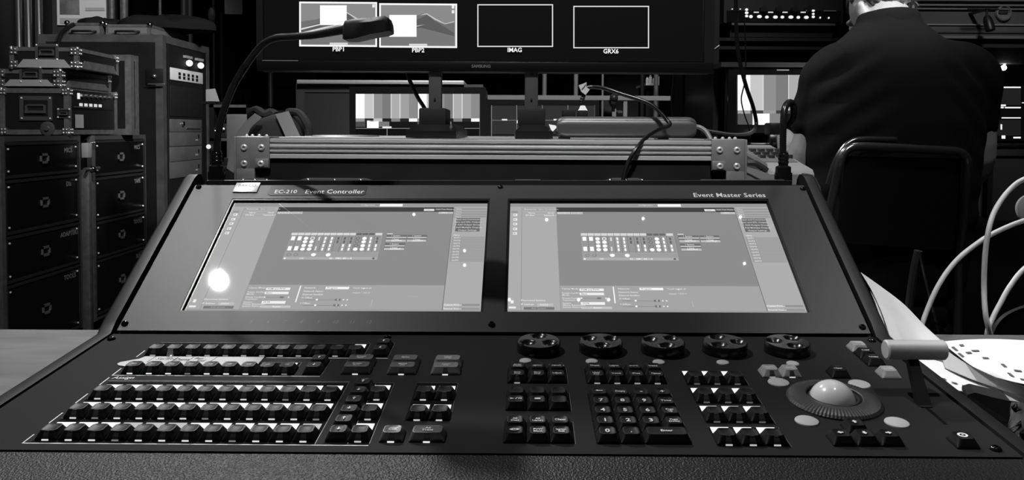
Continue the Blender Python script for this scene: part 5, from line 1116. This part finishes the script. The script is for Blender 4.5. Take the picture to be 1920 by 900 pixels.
def figure(name, J, label, skin, shirtm, trousm, hairm, vox=.007, tw=1.0, folds=True, hair_h=1):
    V_ = lambda k: Vector(J[k])
    root = empty(name, (J['pelvis'][0], J['pelvis'][1], J.get('base', 0)), label, 'person')
    b = MB(); hc = V_('head'); fwd = V_('face').normalized(); upv = V_('crown').normalized(); sd = fwd.cross(upv).normalized()
    R3 = Matrix((sd, fwd, upv)).transposed()
    def hp(x, y, z): return hc+R3 @ Vector((x, y, z))
    def hball(c, rad, scl, n=20):
        k = len(b.v); b.ball((0, 0, 0), rad, skin, n, scl); b.v[k:] = [tuple(hp(*(Vector(v)+Vector(c)))) for v in b.v[k:]]
    hball((0, -.01, .02), .1, (.78, .98, 1.06)); hball((0, .035, -.06), .07, (.86, .85, .95)); hball((0, .075, -.095), .03, (1, .9, .8))
    hball((0, .098, -.02), .016, (.8, 1.2, 1.7), 12); hball((0, .086, -.06), .022, (1.25, .5, .45), 12); hball((0, .082, .018), .05, (1.1, .3, .3), 12)
    for s in (-1, 1): hball((s*.083, -.005, -.015), .03, (.32, .62, 1.1), 14); hball((s*.085, -.012, .0), .022, (.45, .6, .8), 12)
    limb(b, [V_('neck')-Vector((0, .0, .07)), V_('neck'), hp(0, -.025, -.055)], [.072, .062, .060], skin)
    # trunk, arms, legs
    P_, N_ = V_('pelvis'), V_('neck'); rings = []
    def trunk(mb, prof, m):
        rings = []
        for t, ax, ay in prof:
            c = P_.lerp(N_, t) if t <= 1 else N_+(N_-P_)*(t-1); c = c+Vector((0, -.03*math.sin(math.pi*min(t, 1)), 0))
            rings.append([c+Vector((ax*tw*math.copysign(abs(math.cos(q))**.85, math.cos(q)), ay*math.copysign(abs(math.sin(q))**.85, math.sin(q)), 0)) for q in [2*math.pi*i/32 for i in range(32)]])
        mb.loft(rings, m)
    trunk(b, ((-.08, .15, .10), (.1, .18, .12), (.4, .18, .12), (.7, .2, .12), (.85, .17, .10), (.93, .11, .08)), skin)
    for s in 'LR':
        limb(b, [V_('shoulder'+s), V_('elbow'+s), V_('wrist'+s)], [.066, .066, .058, .042, .028], skin)
        hand(b, J['wrist'+s], J['handdir'+s], J['handup'+s], J['thumb'+s], skin)
        limb(b, [V_('hip'+s), V_('knee'+s)], [.085, .06], skin); limb(b, [V_('knee'+s), V_('ankle'+s)], [.058, .05, .035], skin)
    body = bake(b, 'body', vox*.75, root, skin, 3)
    for s in (-1, 1):
        g = MB(); g.ball(hp(s*.031, .083, .0), .012, mat('eye_white', .6, .2), 12); g.ball(hp(s*.031, .0925, .0), .0055, blk, 10); sub(g, 'eye', body)
    # hair
    h = MB(); n, k = 64, 28; rings = []
    rnd = random.Random(5); ph = [rnd.uniform(0, 6.28) for _ in range(n)]
    for j in range(k+1):
        th = math.pi*j/k*.99+.01; row = []
        for i in range(n):
            a = 2*math.pi*i/n; back = -math.sin(a); lim = math.radians(72+60*max(back, 0)+64*abs(math.cos(a))*max(back, 0)**.7*(1 if back > 0 else 0)+7*math.sin(a*9+1))*hair_h
            t2 = th/math.pi*lim; w_ = .104+.003*math.sin(a*31+ph[i % 7])*math.sin(j*.8+ph[i % 5])+.004*math.sin(a*13+j*.6)
            if j == k: w_ -= .012
            row.append(hp(w_*.80*math.sin(t2)*math.cos(a), -.012+w_*1.0*math.sin(t2)*math.sin(a), .02+w_*1.08*math.cos(t2)))
        rings.append(row)
    h.loft(rings, hairm, cap0=True, cap1=True)
    for q in range(260):     # short loose strands
        a = rnd.uniform(math.pi*1.0, math.pi*2.0); t2 = math.radians(rnd.uniform(75, 118)); w_ = .105
        p0 = hp(w_*.80*math.sin(t2)*math.cos(a), -.012+w_*math.sin(t2)*math.sin(a), .02+w_*1.08*math.cos(t2)); p1 = p0+R3 @ Vector((rnd.uniform(-.012, .012), rnd.uniform(-.008, .004), -rnd.uniform(.008, .022)))
        h.add([p0+Vector((.0012, 0, 0)), p0-Vector((.0012, 0, 0)), p1, p0+Vector((0, .0014, 0))], [(0, 1, 2), (1, 3, 2), (3, 0, 2)], hairm)
    ho = part(h, 'hair', root, ang=25)
    # shirt
    c = MB(); trunk(c, ((-.10, .215, .15), (.02, .225, .155), (.2, .235, .16), (.4, .24, .165), (.58, .255, .165), (.72, .255, .155), (.82, .225, .135), (.89, .175, .115), (.94, .125, .10), (.985, .088, .088), (1.03, .078, .084)), shirtm)
    for s in 'LR':
        S_, E_ = V_('shoulder'+s), V_('elbow'+s); e = S_.lerp(E_, .47); inn = S_.lerp(V_('neck'), .45)-Vector((0, 0, .045))
        limb(c, [inn, S_, S_.lerp(E_, .25), e], [.085, .093, .097, .095, .092, .090], shirtm, 20)
    rnd2 = random.Random(2)
    def fold(co):
        if not folds: return 0
        x, z = co.x-J['pelvis'][0], co.z-J['pelvis'][2]; sgn = 1 if x > 0 else -1
        u = (abs(x)*1.0+z*1.25); v_ = (abs(x)*1.2-z*.8)
        return .0045*math.sin(u*62+2.2*math.sin(v_*6+sgn))*math.exp(-((abs(x)-.17)/.085)**2)*math.exp(-((z-.50)/.20)**2)+.003*math.sin(z*70+3*math.sin(x*9))*math.exp(-((z-.15)/.15)**2)
    so = bake(c, 'shirt', vox, root, shirtm, 8, fold)
    g = MB(); nk = V_('neck'); ax_ = (hp(0, 0, 0)-nk); rings = []
    for dz, r_ in ((-.03, .064), (-.008, .075), (.010, .077), (.014, .074), (.006, .070), (-.02, .068)):
        rings.append([nk+Vector((r_*1.05*math.cos(q), -.012+r_*math.sin(q)+dz*.5, dz+.012*math.sin(-q))) for q in [2*math.pi*i/32 for i in range(32)]])
    g.loft(rings, shirtm, cap0=False, cap1=False); sub(g, 'collar', so)
    t = MB()
    for s in 'LR': limb(t, [V_('hip'+s)+Vector((0, -.02, .0)), V_('knee'+s)], [.115, .095, .078], trousm); limb(t, [V_('knee'+s), V_('ankle'+s)], [.08, .07, .06], trousm)
    t.ball(P_+Vector((0, 0, -.02)), .15, trousm, 20, (1.2, .95, .8)); bake(t, 'trousers', vox*1.4, root, trousm, 5)
    for s in 'LR':
        a = V_('ankle'+s); d = Vector(J['foot']); g = MB(); rings = []
        for q, w_, hh in ((-.08, .034, .07), (-.03, .040, .085), (.05, .042, .065), (.12, .046, .045), (.17, .038, .035), (.19, .02, .02)):
            cc = Vector((a.x, a.y, J.get('base', 0)))+d*q; sdv = d.cross(Vector((0, 0, 1))); rings.append([cc+sdv*w_*math.cos(u)+Vector((0, 0, .002+hh*.5+hh*.5*math.sin(u))) for u in [2*math.pi*i/16 for i in range(16)]])
        g.loft(rings, blk); part(g, 'shoe', root)
    return root
skin = mat('skin', .36, .5, 0, .4); hairm = mat('brown_hair', .018, .45, 0, .5, bump=(300, .6, .002)); shirtm = mat('black_polo', .0052, .85, 0, .15, bump=(700, .2, .0005)); trm = mat('dark_trousers', .008, .8, 0, .2)
J1 = dict(pelvis=(1.115, 2.31, .60), neck=(1.115, 2.33, 1.335), head=(1.120, 2.395, 1.366), face=(-.34, .78, -.52), crown=(-.12, .50, .86),
          shoulderL=(.955, 2.30, 1.165), elbowL=(.897, 2.40, .90), wristL=(.93, 2.66, .985), shoulderR=(1.325, 2.30, 1.165), elbowR=(1.39, 2.38, .885), wristR=(1.28, 2.67, .985),
          handdirL=(.25, 1, -.08), handupL=(0, .1, 1), thumbL=(1, -.2, 0), handdirR=(-.25, 1, -.08), handupR=(0, .1, 1), thumbR=(-1, -.2, 0),
          hipL=(1.02, 2.33, .58), kneeL=(.98, 2.78, .60), ankleL=(.99, 2.76, .12), hipR=(1.21, 2.33, .58), kneeR=(1.26, 2.78, .60), ankleR=(1.25, 2.76, .12), foot=(0, 1, 0))
figure('person', J1, 'person in a black polo shirt seated with back turned on the tube-frame chair', skin, shirtm, trm, hairm)
x2 = P(1183, 150, 8.3).x
J2 = dict(pelvis=(x2, 8.3, 1.00), neck=(x2, 8.3, 1.60), head=(x2, 8.32, 1.72), face=(.4, -.9, -.1), crown=(0, 0, 1),
          shoulderL=(x2+.19, 8.3, 1.50), elbowL=(x2+.24, 8.25, 1.20), wristL=(x2+.20, 8.05, 1.42), shoulderR=(x2-.19, 8.3, 1.50), elbowR=(x2-.27, 8.25, 1.26), wristR=(x2-.22, 8.03, 1.20),
          handdirL=(-.2, -.6, .6), handupL=(.3, .5, .8), thumbL=(-1, 0, .2), handdirR=(.3, -1, 0), handupR=(0, 0, 1), thumbR=(1, 0, 0),
          hipL=(x2+.09, 8.3, .93), kneeL=(x2+.1, 8.28, .5), ankleL=(x2+.1, 8.3, .09), hipR=(x2-.09, 8.3, .93), kneeR=(x2-.1, 8.28, .5), ankleR=(x2-.1, 8.3, .09), foot=(.2, -1, 0))
figure('person', J2, 'dim person in dark clothes standing far beyond the power strip', skin, mat('dim_shirt', .10, .9, 0, .1), trm, hairm, vox=.014, folds=False)

# ------------------------------------------------------------------ tube-frame chair
CH = 2.07
ch = empty('stacking_chair', (1.02, 2.2, 0), 'black chair with bent metal tube back and dark back panel, under the seated person', 'chair')
tube_m = mat('dark_chrome_tube', .16, .22, .9)
cp = lambda a, b, dy=0: P(a, b, CH+dy)
loop = [(1554, 400, .02), (1566, 345, .01), (1574, 308, .0), (1581, 290, 0), (1592, 279, 0), (1608, 275, 0), (1650, 276, 0), (1728, 280, 0), (1785, 283, 0), (1801, 286, 0), (1811, 295, 0), (1814, 310, 0), (1812, 350, .01), (1806, 420, .03), (1797, 490, .06)]
part(MB().tube([cp(*q) for q in loop], .0115, tube_m, 14), 'back_frame', ch)
rear = [(1553, 345, .06), (1566, 305, .05), (1580, 280, .05), (1596, 266, .05), (1620, 261, .05), (1680, 262, .05)]
part(MB().tube([cp(*q) for q in rear], .008, tube_m, 12), 'rear_rail', ch)
seat_z = .47
lx, rx = cp(1554, 400).x-.0, cp(1797, 490, .06).x
for x, xt, s in ((lx, lx-.03, -1), (rx, rx-.01, 1)):
    zt_ = cp(1554, 400, .02).z if s < 0 else cp(1797, 490, .06).z; y0 = CH+(.02 if s < 0 else .06)
    part(MB().tube([(x, y0, zt_), (x+.0, CH+.06, .62), (xt, CH+.02, .30), (xt+s*.01, CH-.06, .012)], .0115, tube_m, 12), 'leg', ch)
    part(MB().tube([(x, CH+.10, seat_z-.02), (x, CH+.46, seat_z-.03), (x+s*.01, CH+.50, seat_z-.06), (x+s*.02, CH+.54, .012)], .0115, tube_m, 12), 'leg', ch)
a, b, c, d = cp(1585, 292, .012), cp(1803, 297, .012), cp(1795, 470, .06), cp(1566, 455, .05)
g = MB(); g.loft([[a, b, c, d], [q+Vector((0, .025, 0)) for q in (a, b, c, d)]], mat('vinyl_black', .006, .35, 0, .4)); part(g, 'backrest', ch)
part(MB().box(lx-.01, rx+.01, CH+.09, CH+.52, seat_z-.01, seat_z+.04, MC['vinyl_black'], .015), 'seat', ch)
# bright thin leg of a folded stand under the chair
g = MB(); g.tube([P(1722, 470, 1.95), P(1733, 520, 1.93), P(1750, 590, 1.9), P(1764, 640, 1.9), P(1800, 780, 1.9)], .0045, chrome, 8); g.tube([P(1722, 470, 1.95), P(1712, 520, 1.96), P(1700, 620, 1.98), P(1690, 780, 2.0)], .010, mat('dark_leg', .03, .5), 8); tag(g.build('folding_stand'), 'thin folded stand with a shiny leg under the chair', 'stand')

# ------------------------------------------------------------------ table-top things at the right
wc = .0036
cable('white_cable', [P(1722, 640, 1.12), P(1731, 602, 1.14), P(1757, 540, 1.15), P(1790, 492, 1.16), P(1830, 458, 1.17), P(1870, 434, 1.18), P(1925, 412, 1.19), P(1990, 398, 1.2)], wc, 'white cable arching from behind the papers to the right edge', wcable, n=12)
cable('white_cable', [P(1990, 318, 1.15), P(1925, 334, 1.15), P(1893, 356, 1.15), P(1867, 392, 1.14), P(1854, 430, 1.13), P(1847, 480, 1.13), P(1845, 540, 1.13), P(1848, 590, 1.12), P(1856, 625, 1.12), P(1862, 665, 1.13)], wc, 'white cable dropping in an upright curve, crossing the other two', wcable, n=12)
cable('white_cable', [P(1990, 455, 1.17), P(1925, 500, 1.16), P(1895, 535, 1.155), P(1875, 570, 1.15), P(1862, 595, 1.145), P(1851, 625, 1.14), P(1846, 665, 1.15)], wc, 'white cable rising to the right edge from the foot of the upright one', wcable, n=12)
g = MB(); a = P(1935, 392, 1.22); g.lathe([(.022, 0), (.024, .002), (.024, .012), (.02, .014), (.0, .014)], a, mat('grey_disc', .22, .5), Vector((-.3, -1, .1)), 28); tag(g.build('round_speaker'), 'grey round plastic thing cut off by the right edge', 'device')
g = MB(); g.tube([P(1850, 700, 1.6), P(1860, 640, 1.6), P(1880, 600, 1.6), P(1925, 578, 1.6), P(1980, 570, 1.6)], .008, mat('dim_cable', .02, .6), 8); tag(g.build('cable'), 'dim thick cable curling in the dark under the white cables', 'cable')
# papers: curved sheets given as grids of points
def sheet(name, rows, label, m, marks=None, th=.0006, k=10):
    rows = [[Vector(p) for p in r] for r in rows]; rs = [spline(r, k) for r in rows]; n = len(rs[0]); cols = [spline([r[i] for r in rs], k) for i in range(n)]
    mb = MB(); h = len(cols[0])
    top = [[cols[i][j] for i in range(n)] for j in range(h)]; vs_ = [v for r in top for v in r]; fs = [(j*n+i, j*n+i+1, (j+1)*n+i+1, (j+1)*n+i) for j in range(h-1) for i in range(n-1)]
    mb.add(vs_, fs, m); o = mb.build(name, ang=75); sd = o.modifiers.new('thickness', 'SOLIDIFY'); sd.thickness = th; sd.offset = 0
    tag(o, label, 'paper')
    if marks:
        g = MB()
        for u, v, du, dv in marks:
            ps_ = []
            for uu, vv in ((u, v), (u+du, v), (u+du, v+dv), (u, v+dv)):
                i = min(int(uu*(n-1)), n-2); j = min(int(vv*(h-1)), h-2); fu, fv = uu*(n-1)-i, vv*(h-1)-j
                p = top[j][i]*(1-fu)*(1-fv)+top[j][i+1]*fu*(1-fv)+top[j+1][i]*(1-fu)*fv+top[j+1][i+1]*fu*fv; ps_.append(p+Vector((0, -.0006, .0012)))
            g.add(ps_, [(0, 1, 2, 3)], paperdark)
        gg = g.build('printed_marks', smooth=False); gg.parent = o
    return o
def Z(px, py, z): return P(px, py, z=TZ+z)
# upright curled sheet leaning on the console cheek
sheet('paper_sheet', [[P(1614, 511, 1.05), P(1655, 540, 1.06), P(1695, 571, 1.07), P(1735, 612, 1.07), P(1766, 640, 1.06)],
                      [P(1636, 548, 1.03), P(1662, 565, 1.035), P(1700, 610, 1.03), P(1740, 648, 1.02), P(1790, 672, 1.00)],
                      [P(1655, 590, 1.0), P(1678, 610, 1.0), P(1712, 655, .99), P(1760, 695, .97), P(1850, 712, .945)],
                      [P(1668, 630, .975), P(1700, 660, .965), P(1735, 700, .935), P(1800, 730, .90), P(1935, 752, .87)]],
      'large curled white sheet leaning up against the console right side', paper)
sheet('paper_sheet', [[P(1632, 546, 1.035), P(1650, 566, 1.03), P(1668, 590, 1.02), P(1690, 622, 1.01)], [P(1644, 575, 1.01), P(1662, 600, 1.005), P(1682, 630, .995), P(1704, 662, .98)], [P(1658, 620, .98), P(1674, 648, .97), P(1690, 676, .955), P(1712, 700, .94)]],
      'white sheet standing behind the console lever, inside the large curl', paper)
sheet('paper_sheet', [[Z(1764, 641, .006), Z(1810, 637, .010), Z(1870, 636, .012), Z(1960, 640, .012)],
                      [Z(1790, 662, .024), Z(1830, 660, .030), Z(1880, 662, .032), Z(1965, 668, .03)],
                      [Z(1822, 686, .034), Z(1860, 686, .042), Z(1905, 690, .044), Z(1990, 700, .04)],
                      [Z(1868, 708, .040), Z(1900, 716, .045), Z(1940, 724, .046), Z(2010, 738, .04)]],
      'bright printed sheet lying bent on top of the paper pile', mat('bright_paper', .82, .75), marks=[(.06, .20, .05, .10), (.03, .36, .06, .10), (.2, .16, .05, .05), (.28, .30, .10, .04), (.18, .34, .07, .05), (.32, .48, .09, .04), (.50, .62, .05, .07), (.6, .72, .08, .03), (.42, .80, .06, .07), (.54, .88, .08, .03)])
sheet('paper_sheet', [[Z(1690, 664, .030), Z(1740, 672, .026), Z(1800, 690, .018), Z(1880, 712, .014), Z(1970, 740, .012)],
                      [Z(1724, 700, .024), Z(1768, 708, .022), Z(1825, 722, .021), Z(1895, 739, .021), Z(1985, 752, .02)],
                      [Z(1752, 722, .020), Z(1800, 733, .020), Z(1850, 743, .022), Z(1905, 753, .022), Z(1990, 764, .020)]],
      'printed sheet at the bottom of the paper pile, beside the console edge', paper, marks=[(.2, .55, .05, .06), (.28, .62, .05, .06), (.36, .66, .06, .06), (.30, .82, .05, .05), (.12, .8, .07, .08)])
sheet('paper_sheet', [[Z(1768, 652, .026), Z(1812, 682, .030), Z(1865, 706, .034), Z(1925, 728, .038), Z(2005, 744, .036)],
                      [Z(1768, 676, .024), Z(1815, 700, .026), Z(1868, 722, .028), Z(1930, 742, .030), Z(2005, 758, .028)],
                      [Z(1772, 690, .024), Z(1822, 711, .024), Z(1880, 731, .025), Z(1935, 748, .025), Z(2005, 759, .024)]],
      'plain sheet curling down between the bright printed page and the lowest page', mat('shaded_paper', .42, .85))  # the curl's shade is put into a greyer paper colour
# black box and leads at the lower right
g = MB(); a = [Z(1814, 740, .030), Z(1828, 736, .034), Z(1862, 745, .033), Z(1894, 752, .031), Z(1893, 790, .016), Z(1891, 822, .002), Z(1852, 792, .002), Z(1812, 763, .002)]
g.loft([a, [v+Vector((.012, .03, -.001)) for v in a]], mat('matte_black_box', .004, .7)); tag(g.build('black_pouch', ang=30), 'matte black pouch wedged between the console right edge and the papers', 'pouch')
g = MB(); gm_ = mat('crumpled_grey', .035, .6, bump=(60, .6, .004)); rnd = random.Random(9)
rings = []
for j in range(9):
    t = j/8; rings.append([Z(1896+t*90+rnd.uniform(-3, 3)-i*2, 754+t*14+i*14+rnd.uniform(-3, 3), .032-.0040*i+rnd.uniform(-.004, .006)*(i < 7)) for i in range(8)])
g.add([v for r in rings for v in r], [(j*8+i, j*8+i+1, (j+1)*8+i+1, (j+1)*8+i) for j in range(8) for i in range(7)], gm_); o = g.build('crumpled_bag', ang=80); sdm = o.modifiers.new('t', 'SOLIDIFY'); sdm.thickness = .002; tag(o, 'crumpled grey plastic bag at the lower right corner', 'bag')
